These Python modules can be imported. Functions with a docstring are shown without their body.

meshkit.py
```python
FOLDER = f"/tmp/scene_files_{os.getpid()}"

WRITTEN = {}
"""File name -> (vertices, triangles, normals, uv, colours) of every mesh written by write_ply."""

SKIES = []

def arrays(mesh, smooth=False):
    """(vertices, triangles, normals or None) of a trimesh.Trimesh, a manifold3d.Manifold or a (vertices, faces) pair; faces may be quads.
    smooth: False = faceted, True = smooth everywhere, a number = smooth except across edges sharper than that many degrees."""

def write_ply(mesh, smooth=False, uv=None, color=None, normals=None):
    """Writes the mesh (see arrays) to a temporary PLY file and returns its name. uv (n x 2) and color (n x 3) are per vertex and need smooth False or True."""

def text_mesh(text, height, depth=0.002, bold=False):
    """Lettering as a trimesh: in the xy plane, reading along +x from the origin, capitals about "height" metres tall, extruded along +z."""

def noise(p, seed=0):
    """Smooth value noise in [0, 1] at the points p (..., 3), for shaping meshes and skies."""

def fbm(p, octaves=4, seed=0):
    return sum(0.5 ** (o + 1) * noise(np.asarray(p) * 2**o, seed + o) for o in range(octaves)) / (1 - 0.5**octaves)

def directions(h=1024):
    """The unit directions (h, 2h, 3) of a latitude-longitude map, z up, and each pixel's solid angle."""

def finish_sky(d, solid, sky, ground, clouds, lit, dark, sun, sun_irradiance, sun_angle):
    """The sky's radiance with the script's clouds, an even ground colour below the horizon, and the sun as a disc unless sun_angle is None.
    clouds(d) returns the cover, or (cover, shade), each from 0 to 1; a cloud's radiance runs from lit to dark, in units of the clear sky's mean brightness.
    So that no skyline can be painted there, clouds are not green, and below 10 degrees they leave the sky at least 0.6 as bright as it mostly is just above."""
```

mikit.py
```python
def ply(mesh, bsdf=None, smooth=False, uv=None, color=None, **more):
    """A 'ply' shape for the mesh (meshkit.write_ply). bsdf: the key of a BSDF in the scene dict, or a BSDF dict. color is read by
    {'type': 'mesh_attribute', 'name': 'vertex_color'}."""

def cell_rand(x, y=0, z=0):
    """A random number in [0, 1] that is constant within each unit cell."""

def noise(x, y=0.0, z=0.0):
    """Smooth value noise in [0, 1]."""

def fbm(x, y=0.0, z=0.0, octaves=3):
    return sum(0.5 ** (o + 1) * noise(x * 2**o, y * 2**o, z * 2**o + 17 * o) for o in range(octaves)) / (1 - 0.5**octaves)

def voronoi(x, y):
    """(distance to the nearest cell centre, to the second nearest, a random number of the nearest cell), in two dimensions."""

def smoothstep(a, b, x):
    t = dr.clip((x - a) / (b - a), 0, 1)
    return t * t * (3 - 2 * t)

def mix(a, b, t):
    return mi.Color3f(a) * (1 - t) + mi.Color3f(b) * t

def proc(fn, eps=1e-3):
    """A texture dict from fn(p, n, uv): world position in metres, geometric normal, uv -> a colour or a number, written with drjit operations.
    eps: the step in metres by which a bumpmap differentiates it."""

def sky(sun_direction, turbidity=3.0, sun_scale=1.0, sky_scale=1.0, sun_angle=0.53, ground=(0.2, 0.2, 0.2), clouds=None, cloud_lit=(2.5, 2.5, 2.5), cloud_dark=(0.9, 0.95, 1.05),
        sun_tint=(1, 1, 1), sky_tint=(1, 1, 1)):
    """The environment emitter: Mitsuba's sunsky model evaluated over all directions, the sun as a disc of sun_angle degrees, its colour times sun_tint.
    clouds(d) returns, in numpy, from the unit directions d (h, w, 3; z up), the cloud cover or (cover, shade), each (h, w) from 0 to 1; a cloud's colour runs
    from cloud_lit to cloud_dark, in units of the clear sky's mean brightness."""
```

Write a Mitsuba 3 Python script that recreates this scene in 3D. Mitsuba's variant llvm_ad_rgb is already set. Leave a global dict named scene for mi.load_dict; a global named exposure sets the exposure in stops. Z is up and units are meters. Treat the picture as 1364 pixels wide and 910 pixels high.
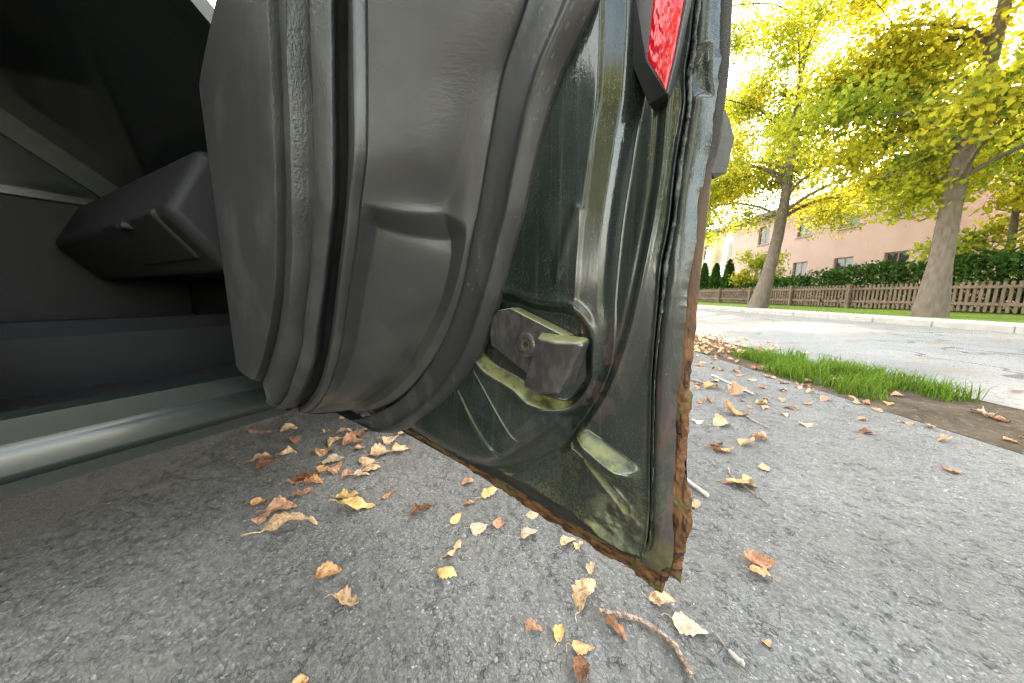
import math, random
import numpy as np, trimesh, drjit as dr, mitsuba as mi, mikit, meshkit
import manifold3d as m3
from scipy.interpolate import PchipInterpolator
from shapely.geometry import Polygon, Point, box as sbox
from shapely.ops import unary_union
from mikit import proc, noise, fbm, voronoi, cell_rand, smoothstep, mix
T = mi.ScalarTransform4f
RNG = np.random.default_rng(7)
scene, labels = {}, {}

# ------------------------------------------------------------------ camera, sky, exposure
F_PX, PITCH, CAM_Z = 420.0, math.atan2(63, 420.0), 0.62
scene['camera'] = {'type': 'thinlens', 'fov': 2 * math.degrees(math.atan(682 / F_PX)), 'fov_axis': 'x',
                   'to_world': T().look_at(origin=[0, 0, CAM_Z], target=[0, math.cos(PITCH), CAM_Z - math.sin(PITCH)], up=[0, 0, 1]),
                   'aperture_radius': 0.0011, 'focus_distance': 0.5, 'near_clip': 0.01, 'far_clip': 600.0}
def cloud_cover(d):      # thin broken high cloud
    p = d / np.maximum(d[..., 2:3], 0.08)
    c = meshkit.fbm(p * [0.55, 0.9, 0.0] + [3.1, 1.7, 0.4], 5, 4)
    c = np.clip((c - 0.36) / 0.26, 0, 1); return 0.88 * c * c * (3 - 2 * c)
SUN = (0.80 * math.cos(math.radians(24)), 0.60 * math.cos(math.radians(24)), math.sin(math.radians(24)))
scene['sky'] = mikit.sky(SUN, turbidity=4, sun_scale=0.55, sky_scale=1.0, sun_angle=2.5, sky_tint=(1.22, 1.0, 0.80), clouds=cloud_cover, cloud_lit=(1.65, 1.56, 1.42))
exposure = 5.9

# ------------------------------------------------------------------ helpers
def numbered(key):
    if key not in scene and key not in labels: return key
    n = 1
    while f'{key}_{n:03d}' in scene or f'{key}_{n:03d}' in labels: n += 1
    return f'{key}_{n:03d}'

def thing(name, label, cat, group=None):
    key = numbered(name); labels[key] = {'label': label, 'category': cat}
    if group: labels[key]['group'] = group
    return key

def part(name, mesh, bsdf, parent, smooth=40, label=None, kind=None, **kw):
    key = numbered(f'{parent}__{name}')
    scene[key] = mikit.ply(mesh, bsdf, smooth=smooth, **kw)
    if label or kind:
        labels[key] = {}
        if label: labels[key]['label'] = label
        if kind: labels[key]['kind'] = kind
    return key

def tag(name, mesh, bsdf, label, cat=None, group=None, kind=None, smooth=40, **kw):
    key = numbered(name); scene[key] = mikit.ply(mesh, bsdf, smooth=smooth, **kw)
    labels[key] = {'label': label}
    if cat: labels[key]['category'] = cat
    if group: labels[key]['group'] = group
    if kind: labels[key]['kind'] = kind
    return key

def grid_faces(n, m, flip=False):
    i, j = np.meshgrid(np.arange(n - 1), np.arange(m - 1), indexing='ij'); a = (i * m + j).ravel()
    q = np.stack([a, a + 1, a + m + 1, a + m], 1)
    if flip: q = q[:, ::-1]
    return np.vstack([q[:, [0, 1, 2]], q[:, [0, 2, 3]]])

def tm(v, f): return trimesh.Trimesh(np.asarray(v, float), np.asarray(f), process=False)
def cat(ms): return trimesh.util.concatenate(ms)
def box(lo, hi, bevel=0.0):
    lo, hi = np.array(lo, float), np.array(hi, float)
    if bevel <= 0:
        b = trimesh.creation.box(hi - lo); b.apply_translation((lo + hi) / 2); return b
    pts = []
    for s in np.ndindex(2, 2, 2):
        c = np.where(s, hi, lo); d = np.where(s, -1, 1) * bevel
        for k in range(3):
            e = d.copy(); e[k] = 0; pts.append(c + e)
    return trimesh.convex.convex_hull(np.array(pts))
def to_tm(man):
    m = man.to_mesh(); return trimesh.Trimesh(m.vert_properties[:, :3], m.tri_verts, process=False)
def ball_hull(pts, r, seg=12):
    s = m3.Manifold.sphere(r, seg)
    return to_tm(m3.Manifold.batch_hull([s.translate(list(map(float, p))) for p in pts]))
def smooth_curve(pts, n, ext=None):
    p = np.asarray(pts, float)
    s = np.r_[0, np.cumsum(np.linalg.norm(np.diff(p, axis=0), axis=1))]
    return PchipInterpolator(s, p)(np.linspace(0, s[-1], n))
def tube(path, rad, seg=8, cap=True):
    p = np.asarray(path, float); rad = np.broadcast_to(rad, len(p))
    tn = np.gradient(p, axis=0); tn /= np.linalg.norm(tn, axis=1, keepdims=True) + 1e-12
    a = np.cross(tn, [0.31, 0.17, 0.93]); a /= np.linalg.norm(a, axis=1, keepdims=True); b = np.cross(tn, a)
    th = np.arange(seg) * 2 * np.pi / seg
    v = p[:, None] + rad[:, None, None] * (np.cos(th)[None, :, None] * a[:, None] + np.sin(th)[None, :, None] * b[:, None])
    v = v.reshape(-1, 3); f = []
    for i in range(len(p) - 1):
        for j in range(seg):
            k = (j + 1) % seg; A, B, C, D = i * seg + j, i * seg + k, (i + 1) * seg + k, (i + 1) * seg + j
            f += [[A, C, B], [A, D, C]]
    if cap:
        v = np.vstack([v, p[:1], p[-1:]]); n = len(v)
        for j in range(seg):
            k = (j + 1) % seg; f += [[n - 2, j, k], [n - 1, (len(p) - 1) * seg + k, (len(p) - 1) * seg + j]]
    return tm(v, f)
def rot_to(v, a, b, c): return np.asarray(v)[:, :1] * a + np.asarray(v)[:, 1:2] * b + np.asarray(v)[:, 2:3] * c
def npfbm(p, o=3, seed=0): return meshkit.fbm(p, o, seed)

# ------------------------------------------------------------------ the door's own frame: u from its rear lower corner to the hinge, v up, t towards the cabin
DU = np.array([-0.74893203, 0.66264682, 0.0]); DN = np.array([-0.66264682, -0.74893203, 0.0]); DO = np.array([0.1627995, 0.28414913, 0.29]); DZ = np.array([0, 0, 1.0])
def W(uvt):
    q = np.asarray(uvt, float).reshape(-1, 3); return DO + q[:, :1] * DU + q[:, 1:2] * DZ + q[:, 2:3] * DN
def door_uv(p):
    x, y = p.x - DO[0], p.y - DO[1]
    return x * DU[0] + y * DU[1], p.z - DO[2], x * DN[0] + y * DN[1]
# outlines measured on the door, in metres (u, v, t)
CV = {k: np.array(v) for k, v in {
    'P': [[0.18, 0.6455, 0.014], [0.2169, 0.5875, 0.014], [0.2421, 0.5136, 0.014], [0.2648, 0.4398, 0.014], [0.2714, 0.4192, 0.014], [0.2998, 0.3377, 0.014], [0.3472, 0.2606, 0.014], [0.4167, 0.1905, 0.014], [0.5133, 0.1212, 0.014], [0.739, 0.0268, 0.014]],
    'Wo': [[0.1843, 0.6418, 0.024], [0.2221, 0.585, 0.024], [0.2495, 0.5126, 0.024], [0.2783, 0.4314, 0.024], [0.2807, 0.406, 0.024], [0.3084, 0.3344, 0.024], [0.3616, 0.2627, 0.024], [0.4296, 0.1943, 0.024], [0.5238, 0.1292, 0.024], [0.7023, 0.047, 0.024]],
    'Wi': [[0.2002, 0.6406, 0.04], [0.2371, 0.5838, 0.04], [0.2714, 0.5136, 0.04], [0.31, 0.4444, 0.04], [0.3055, 0.3986, 0.04], [0.3266, 0.3377, 0.04], [0.3793, 0.2701, 0.04], [0.447, 0.2027, 0.04], [0.5278, 0.1416, 0.04], [0.6949, 0.0592, 0.04]],
    'R1': [[0.3208, 0.6536, 0.125], [0.3296, 0.5823, 0.125], [0.3432, 0.5051, 0.125], [0.3691, 0.4495, 0.125], [0.381, 0.419, 0.125], [0.4243, 0.3431, 0.125], [0.4773, 0.2478, 0.125], [0.5312, 0.1814, 0.125], [0.593, 0.1285, 0.125], [0.7037, 0.0725, 0.125]],
    'R2': [[0.328, 0.6509, 0.136], [0.3382, 0.5808, 0.136], [0.3495, 0.5034, 0.136], [0.3751, 0.4474, 0.136], [0.3876, 0.4183, 0.136], [0.4256, 0.3429, 0.136], [0.4779, 0.2491, 0.136], [0.5302, 0.1838, 0.136], [0.5942, 0.1311, 0.136], [0.7026, 0.0794, 0.136]],
    'G2': [[0.3921, 0.6922, 0.124], [0.4079, 0.6148, 0.124], [0.4231, 0.5276, 0.124], [0.443, 0.4569, 0.124], [0.4574, 0.4294, 0.124], [0.489, 0.368, 0.124], [0.5627, 0.2316, 0.124], [0.6202, 0.165, 0.124], [0.6961, 0.1097, 0.124], [0.8004, 0.0584, 0.124]],
    'B1': [[0.3567, 0.6577, 0.15], [0.3703, 0.5874, 0.15], [0.3855, 0.509, 0.15], [0.4026, 0.4448, 0.15], [0.4164, 0.42, 0.15], [0.4513, 0.3593, 0.15], [0.5264, 0.2392, 0.15], [0.5885, 0.1761, 0.15], [0.6658, 0.123, 0.15], [0.7657, 0.0761, 0.15]],
    'Cr': [[0.4081, 0.6803, 0.158], [0.422, 0.6048, 0.158], [0.4374, 0.5209, 0.158], [0.4538, 0.4521, 0.158], [0.4647, 0.4252, 0.158], [0.5022, 0.3439, 0.158], [0.573, 0.2415, 0.158], [0.6463, 0.1747, 0.158], [0.721, 0.1177, 0.158], [0.8066, 0.0755, 0.158]],
    'B2': [[0.4083, 0.6683, 0.178], [0.4252, 0.5969, 0.178], [0.4442, 0.5165, 0.178], [0.4643, 0.45, 0.178], [0.4771, 0.4239, 0.178], [0.5095, 0.3436, 0.178], [0.5708, 0.2699, 0.178], [0.6485, 0.2001, 0.178], [0.7043, 0.1499, 0.178], [0.7685, 0.1071, 0.178]],
    'G1': [[0.4856, 0.7155, 0.168], [0.5009, 0.6325, 0.168], [0.518, 0.5402, 0.168], [0.535, 0.4642, 0.168], [0.5463, 0.4346, 0.168], [0.5895, 0.3453, 0.168], [0.6462, 0.2774, 0.168], [0.745, 0.1954, 0.168], [0.7947, 0.1596, 0.168], [0.8548, 0.126, 0.168]],
    'F1': [[0.4376, 0.6791, 0.186], [0.4524, 0.6043, 0.186], [0.4723, 0.5218, 0.186], [0.4928, 0.4534, 0.186], [0.5039, 0.4262, 0.186], [0.5464, 0.3441, 0.186], [0.6074, 0.2809, 0.186], [0.6975, 0.2092, 0.186], [0.7467, 0.1757, 0.186], [0.8076, 0.142, 0.186]],
    'S1': [[0.179, 0.6474, 0.01], [0.2157, 0.5889, 0.01], [0.2406, 0.5145, 0.01], [0.2632, 0.4403, 0.01], [0.2712, 0.4197, 0.01], [0.2994, 0.3377, 0.01], [0.3466, 0.2602, 0.01], [0.416, 0.187, 0.01], [0.5122, 0.1157, 0.01], [0.7803, 0.0085, 0.01]],
    'S0': [[0.1046, 0.6126, 0.002], [0.1471, 0.5602, 0.002], [0.1746, 0.4985, 0.002], [0.1956, 0.4308, 0.002], [0.2029, 0.412, 0.002], [0.2334, 0.3371, 0.002], [0.2657, 0.2645, 0.002], [0.3059, 0.2056, 0.002], [0.4264, 0.107, 0.002], [0.6097, 0.0211, 0.002]],
    'Rg': [[0.0786, 0.6256, -0.012], [0.0775, 0.5815, -0.012], [0.0779, 0.5348, -0.012], [0.0849, 0.4764, -0.012], [0.0948, 0.3874, -0.012], [0.0972, 0.3233, -0.012], [0.0957, 0.2895, -0.012], [0.0989, 0.2542, -0.012], [0.1073, 0.2238, -0.012], [0.1215, 0.1942, -0.012], [0.1457, 0.1578, -0.012], [0.1754, 0.125, -0.012], [0.2161, 0.0879, -0.012], [0.2769, 0.0524, -0.012], [0.3413, 0.039, -0.012], [0.4194, 0.0379, -0.012], [0.5214, 0.046, -0.012], [0.7611, 0.0505, -0.012]],
    'Cx': [[0.044, 0.6196, -0.024], [0.0443, 0.5961, -0.024], [0.0455, 0.5286, -0.024], [0.0464, 0.4592, -0.024], [0.0505, 0.4106, -0.024], [0.0582, 0.3512, -0.024], [0.0653, 0.3073, -0.024], [0.078, 0.2552, -0.024], [0.096, 0.2065, -0.024], [0.1228, 0.1585, -0.024], [0.1387, 0.1306, -0.024], [0.1837, 0.0925, -0.024], [0.2581, 0.044, -0.024], [0.3963, 0.0166, -0.024]],
    'K': [[0.0231, 0.5885, -0.03], [0.024, 0.5534, -0.03], [0.0259, 0.5298, -0.03], [0.024, 0.5039, -0.03], [0.0259, 0.4788, -0.03], [0.0284, 0.4496, -0.03], [0.0302, 0.3999, -0.03], [0.0351, 0.3581, -0.03], [0.0364, 0.3121, -0.03], [0.038, 0.2433, -0.03], [0.0363, 0.1926, -0.03], [0.0338, 0.1402, -0.03], [0.0311, 0.086, -0.03], [0.0315, 0.0523, -0.03], [0.0336, 0.0316, -0.03], [0.036, 0.0281, -0.03], [0.0385, 0.0257, -0.03], [0.0411, 0.0251, -0.03], [0.0536, 0.0237, -0.03], [0.0798, 0.0284, -0.03], [0.105, 0.0331, -0.03], [0.1418, 0.0336, -0.03], [0.1858, 0.0365, -0.03], [0.236, 0.0399, -0.03], [0.2991, 0.036, -0.03]],
    'Eg': [[0.0061, 0.5848, -0.039], [0.0043, 0.549, -0.039], [0.004, 0.525, -0.039], [0.0049, 0.5007, -0.039], [0.0071, 0.4698, -0.039], [0.0097, 0.4402, -0.039], [0.0126, 0.4038, -0.039], [0.0127, 0.3537, -0.039], [0.0144, 0.3126, -0.039], [0.0156, 0.2413, -0.039], [0.0138, 0.196, -0.039], [0.0131, 0.1442, -0.039], [0.0106, 0.0865, -0.039], [0.007, 0.0462, -0.039], [0.0092, 0.0208, -0.039], [0.0122, 0.0179, -0.039], [0.0159, 0.0125, -0.039], [0.0206, 0.0084, -0.039], [0.0449, 0.0052, -0.039], [0.0736, 0.0057, -0.039], [0.1284, 0.0098, -0.039], [0.1934, 0.0109, -0.039], [0.2688, 0.0151, -0.039], [0.3656, 0.0141, -0.039], [0.4533, 0.0177, -0.039]],
    'E': [[-0.0, 0.5858, -0.046], [-0.0014, 0.55, -0.046], [-0.0018, 0.5258, -0.046], [-0.0009, 0.4952, -0.046], [0.0005, 0.4701, -0.046], [0.0042, 0.4407, -0.046], [0.0052, 0.399, -0.046], [0.0065, 0.3575, -0.046], [0.0071, 0.3125, -0.046], [0.0082, 0.2453, -0.046], [0.0053, 0.1961, -0.046], [0.0035, 0.1431, -0.046], [-0.0037, 0.0852, -0.046], [-0.0016, 0.0323, -0.046], [0.0, -0.0, -0.046], [0.0097, 0.0004, -0.046], [0.0148, -0.0091, -0.046], [0.0188, -0.0253, -0.046], [0.044, -0.0226, -0.046], [0.0703, -0.0201, -0.046], [0.1277, -0.019, -0.046], [0.1967, -0.0151, -0.046], [0.279, -0.0095, -0.046], [0.3678, -0.0037, -0.046], [0.4562, 0.0007, -0.046]],
    'recess': [[0.3049, 0.248, -0.006], [0.2668, 0.3158, -0.006], [0.2367, 0.33, -0.006], [0.1742, 0.3177, -0.006], [0.1332, 0.3141, -0.006], [0.1117, 0.2975, -0.006], [0.1041, 0.272, -0.006], [0.1055, 0.2363, -0.006], [0.1165, 0.2093, -0.006], [0.1425, 0.1858, -0.006], [0.1783, 0.1874, -0.006], [0.2114, 0.2017, -0.006], [0.2715, 0.2193, -0.006]],
    'rib1': [[0.3275, 0.1715, 0.002], [0.2334, 0.098, 0.002]],
    'rib2': [[0.2928, 0.2112, 0.001], [0.1929, 0.123, 0.001]],
    'bump': [[0.1193, 0.1555, -0.018], [0.0905, 0.1471, -0.018], [0.0426, 0.124, -0.018]],
    'crease': [[0.132, 0.1342, -0.026], [0.0926, 0.1074, -0.026], [0.0586, 0.0776, -0.026]],
    'dent': [[0.1461, 0.3494, 0.0], [0.1367, 0.3829, 0.0], [0.1223, 0.4217, 0.0]],
    'crease_low': [[0.2129, 0.0587, -0.026], [0.1393, 0.1124, -0.026], [0.1192, 0.1177, -0.026]],
    'pocket': [[0.0185, 0.5494, -0.034], [0.0121, 0.55, -0.034], [0.0122, 0.5369, -0.034], [0.0102, 0.5191, -0.034], [0.0083, 0.5098, -0.034], [0.0192, 0.5114, -0.034], [0.0251, 0.5238, -0.034], [0.0268, 0.5383, -0.034]],
    'flake': [[0.0707, 0.0586, -0.026]],
    'plate': [[0.2524, 0.2735, 0.006], [0.2491, 0.2949, 0.006], [0.2374, 0.3062, 0.006], [0.2153, 0.3096, 0.006], [0.1824, 0.2975, 0.006], [0.1312, 0.2802, 0.006], [0.1186, 0.2588, 0.006], [0.1532, 0.2145, 0.006], [0.1892, 0.2315, 0.006], [0.2511, 0.2586, 0.006]],
    'block_ft': [[0.1445, 0.2773, 0.036], [0.1196, 0.2749, 0.036], [0.0961, 0.2771, 0.036]],
    'block_fb': [[0.1629, 0.2234, 0.036], [0.1405, 0.221, 0.036], [0.1212, 0.225, 0.036]],
    'block_bt': [[0.1638, 0.278, 0.004], [0.1069, 0.2762, 0.004]],
    'block_bb': [[0.1831, 0.2161, 0.004], [0.1228, 0.2292, 0.004]],
    'bolt': [[0.1862, 0.2658, 0.0085]],
    'lens': [[0.0257, 0.5958, -0.004], [0.0275, 0.5752, -0.004], [0.0329, 0.5347, -0.004], [0.0373, 0.5104, -0.004], [0.0549, 0.5426, -0.004], [0.0526, 0.5885, -0.004], [0.0515, 0.6108, -0.004]],
    'housing': [[0.0261, 0.6039, -0.016], [0.0279, 0.5826, -0.016], [0.0344, 0.5389, -0.016], [0.0397, 0.514, -0.016], [0.0427, 0.5107, -0.016], [0.0549, 0.5106, -0.016], [0.0738, 0.5534, -0.016], [0.0785, 0.6095, -0.016], [0.0792, 0.6347, -0.016]],
    'moulding': [[0.0007, 0.5045, -0.052], [-0.0045, 0.4929, -0.06], [-0.0087, 0.478, -0.066], [-0.0061, 0.446, -0.06], [0.002, 0.4404, -0.052]],
}.items()}

# ------------------------------------------------------------------ materials
def M(name, d): scene[name] = d
def rgb(*c): return {'type': 'rgb', 'value': list(c)}
def two(d): return {'type': 'twosided', 'bsdf': d}
def bump(tex, d, scale=1.0): return {'type': 'bumpmap', 'arbitrary': tex, 'scale': scale, 'bsdf': d}
def princ(col, rough, **k): return {'type': 'principled', 'base_color': rgb(*col) if isinstance(col, tuple) else col, 'roughness': rough if not callable(rough) else proc(rough), **k}

def paint_col(p, n, uv):
    u, v, t = door_uv(p)
    base = mix((0.006, 0.010, 0.009), (0.014, 0.021, 0.018), fbm(u * 30, v * 6, 1.0))
    fl = cell_rand(u * 1500, v * 1500, t * 1500)
    base = mix(base, (0.085, 0.10, 0.085), smoothstep(0.93, 0.98, fl) * 0.5)
    run = smoothstep(0.52, 0.78, fbm(u * 210, v * 5, t * 90, 3))
    base = mix(base, (0.060, 0.070, 0.060), run * 0.30)
    grime = smoothstep(0.44, 0.70, fbm(u * 16, v * 10, t * 30 + 3, 4))
    base = mix(base, (0.038, 0.040, 0.031), grime * 0.42)
    low = smoothstep(0.20, 0.03, v + 0.05 * (fbm(u * 25, v * 25, 5.0) - 0.5))
    moss = (0.45 + 0.55 * smoothstep(0.35, 0.62, fbm(u * 45, v * 45, 9.0, 5))) * low * smoothstep(0.235, 0.165, u + 0.5 * (v - 0.06))
    base = mix(base, mix((0.026, 0.030, 0.016), (0.085, 0.086, 0.042), smoothstep(0.3, 0.7, fbm(u * 420, v * 420, 2.0, 3))), moss * 0.85)
    corner = smoothstep(0.050, 0.015, dr.sqrt(dr.square(u - 0.068) + dr.square(v - 0.058)))
    base = mix(base, mix((0.040, 0.034, 0.024), (0.105, 0.115, 0.065), smoothstep(0.35, 0.6, fbm(u * 90, v * 90, 7.0, 4))), corner * 0.8)
    dust = smoothstep(0.70, 0.92, noise(u * 900, v * 900, t * 900)) * smoothstep(0.30, 0.6, fbm(u * 20, v * 20, 2.0))
    base = mix(base, (0.20, 0.20, 0.16), dust * 0.25)
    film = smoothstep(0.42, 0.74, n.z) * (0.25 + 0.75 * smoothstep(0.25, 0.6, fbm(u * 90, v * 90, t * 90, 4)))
    base = mix(base, (0.20, 0.195, 0.060), film * 0.8)  # yellow-green canopy reflection painted onto the up-facing ledges
    # bare reddish primer where the paint is worn beside the guide block
    w = smoothstep(0.56, 0.64, fbm(u * 60, v * 50, t * 40 + 21, 4)) * smoothstep(0.060, 0.02, dr.sqrt(dr.square(u - 0.112) + dr.square((v - 0.24) * 0.62)))
    base = mix(base, (0.105, 0.066, 0.052), w * 0.5)
    return base
def paint_rough(p, n, uv):
    u, v, t = door_uv(p)
    return 0.09 + 0.13 * smoothstep(0.44, 0.7, fbm(u * 16, v * 10, t * 30 + 3, 4)) + 0.35 * smoothstep(0.16, 0.03, v) + 0.3 * smoothstep(0.3, 0.8, n.z)
def paint_coat(p, n, uv):
    u, v, t = door_uv(p)
    return 1.0 - 0.9 * smoothstep(0.36, 0.6, n.z) - 0.5 * smoothstep(0.16, 0.05, v) * smoothstep(0.30, 0.6, 1 - n.z)
def paint_bump(p, n, uv):
    u, v, t = door_uv(p)
    return 0.5 * fbm(u * 300, v * 26, t * 200, 3) + 0.4 * smoothstep(0.6, 0.95, noise(u * 900, v * 900, t * 900))
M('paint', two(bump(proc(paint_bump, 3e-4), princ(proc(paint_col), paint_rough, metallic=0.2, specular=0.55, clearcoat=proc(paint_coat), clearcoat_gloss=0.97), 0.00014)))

def rust_col(p, n, uv):
    u, v, t = door_uv(p)
    a = dr.lerp(fbm(u * 60, v * 240, 4.0, 5), fbm(u * 260, v * 55, 4.0, 5), smoothstep(0.03, 0.07, v)); b = fbm(p.x * 30 + 4, p.y * 30, p.z * 18, 4)
    c = mix((0.058, 0.026, 0.011), (0.115, 0.052, 0.019), smoothstep(0.35, 0.62, a))
    c = mix(c, (0.135, 0.070, 0.026), smoothstep(0.54, 0.70, a) * smoothstep(0.42, 0.6, b) * 0.8)
    c = mix(c, (0.022, 0.013, 0.010), smoothstep(0.42, 0.32, a) * 0.75)
    c = mix(c, (0.095, 0.080, 0.028), smoothstep(0.56, 0.64, fbm(u * 40, v * 40, 15.0, 3)) * 0.6)
    plain = smoothstep(0.26, 0.36, v + 0.12 * (fbm(u * 40, v * 12, 2.0, 3) - 0.5))      # only stained, not eaten, higher up
    c = mix(c, mix((0.060, 0.036, 0.022), (0.092, 0.058, 0.038), fbm(u * 50, v * 20, 6.0, 3)), plain * 0.9)
    return mix(c, paint_col(p, n, uv), smoothstep(0.41, 0.47, v) * 0.8)
M('rust', two(bump(proc(lambda p, n, uv: (fbm(p.x * 260, p.y * 260, p.z * 160, 5) + 0.35 * dr.floor(5 * fbm(p.x * 110, p.y * 110, p.z * 60, 4)) / 5) * smoothstep(0.42, 0.30, p.z - DO[2]), 4e-4), princ(proc(rust_col), 0.80, specular=0.3), 0.0035)))
def flange_col(p, n, uv):
    u, v, t = door_uv(p)
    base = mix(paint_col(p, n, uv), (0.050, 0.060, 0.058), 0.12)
    r = smoothstep(0.48, 0.60, fbm(u * 45, v * 10, 31.0, 4) + 0.22 * smoothstep(0.16, 0.0, v) - 0.10 * smoothstep(0.2, 0.4, v))
    stain = mix((0.040, 0.031, 0.032), (0.070, 0.044, 0.034), smoothstep(0.45, 0.68, fbm(u * 150, v * 40, 8.0, 4)))
    c = mix(base, stain, r * 0.9)
    under = smoothstep(0.036, 0.022, v) * smoothstep(0.03, 0.05, u)                      # near-black band under the torn lower lip
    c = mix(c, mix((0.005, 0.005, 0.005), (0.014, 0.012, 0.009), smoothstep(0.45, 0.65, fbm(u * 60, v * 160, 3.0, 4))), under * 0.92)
    mo = smoothstep(0.030, 0.016, dr.sqrt(dr.square(u - 0.022) + dr.square(v - 0.028)))
    return mix(c, mix((0.05, 0.048, 0.018), (0.11, 0.10, 0.04), fbm(u * 140, v * 140, 1.0, 3)), mo * 0.85)
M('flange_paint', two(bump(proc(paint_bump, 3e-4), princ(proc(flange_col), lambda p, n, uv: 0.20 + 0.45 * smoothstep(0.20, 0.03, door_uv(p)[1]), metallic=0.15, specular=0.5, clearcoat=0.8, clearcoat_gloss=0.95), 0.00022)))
M('skin_paint', two(princ((0.013, 0.019, 0.016), 0.3, metallic=0.3, clearcoat=1.0, clearcoat_gloss=0.95)))

def wrinkle(p, s):
    u, v, t = door_uv(p)
    w = fbm(u * 90 * s + t * 60 * s, v * 60 * s, t * 50, 2) * 1.6
    return 1 - dr.abs(2 * noise(u * 330 * s + t * 330 * s + w * 2, v * 230 * s + w, t * 90 * s) - 1)
def plastic_col(p, n, uv):
    u, v, t = door_uv(p)
    d = smoothstep(0.45, 0.75, fbm(u * 9, v * 9, t * 9 + 2, 4))
    c = mix((0.030, 0.030, 0.030), (0.047, 0.047, 0.043), d)
    sp = smoothstep(0.90, 0.98, noise(u * 520, v * 520, t * 520)) * smoothstep(0.5, 0.65, noise(u * 12, v * 12, t * 12))
    return mix(c, (0.20, 0.19, 0.16), sp * 0.25)
M('trim_plastic', two(bump(proc(lambda p, n, uv: fbm(p.x * 420, p.y * 420, p.z * 420, 2), 4e-4), princ(proc(plastic_col), 0.38, specular=0.55), 0.00028)))
M('trim_leather', two(bump(proc(lambda p, n, uv: 0.8 * wrinkle(p, 1.15) + 0.4 * wrinkle(p, 2.1), 3e-4), princ(proc(plastic_col), 0.46, specular=0.55), 0.0008)))
def rubber_col(p, n, uv):
    u, v, t = door_uv(p)
    d = smoothstep(0.52, 0.75, fbm(u * 40, v * 14, t * 60, 4))
    s = smoothstep(0.80, 0.92, noise(u * 420, v * 160, t * 420)) * smoothstep(0.5, 0.65, fbm(u * 26, v * 10, 4.0))
    return mix(mix((0.024, 0.024, 0.024), (0.036, 0.035, 0.033), d), (0.16, 0.15, 0.13), s * 0.3)
M('rubber', two(bump(proc(lambda p, n, uv: fbm(p.x * 500, p.y * 500, p.z * 300, 3), 4e-4), princ(proc(rubber_col), 0.38, specular=0.5), 0.00022)))
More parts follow.
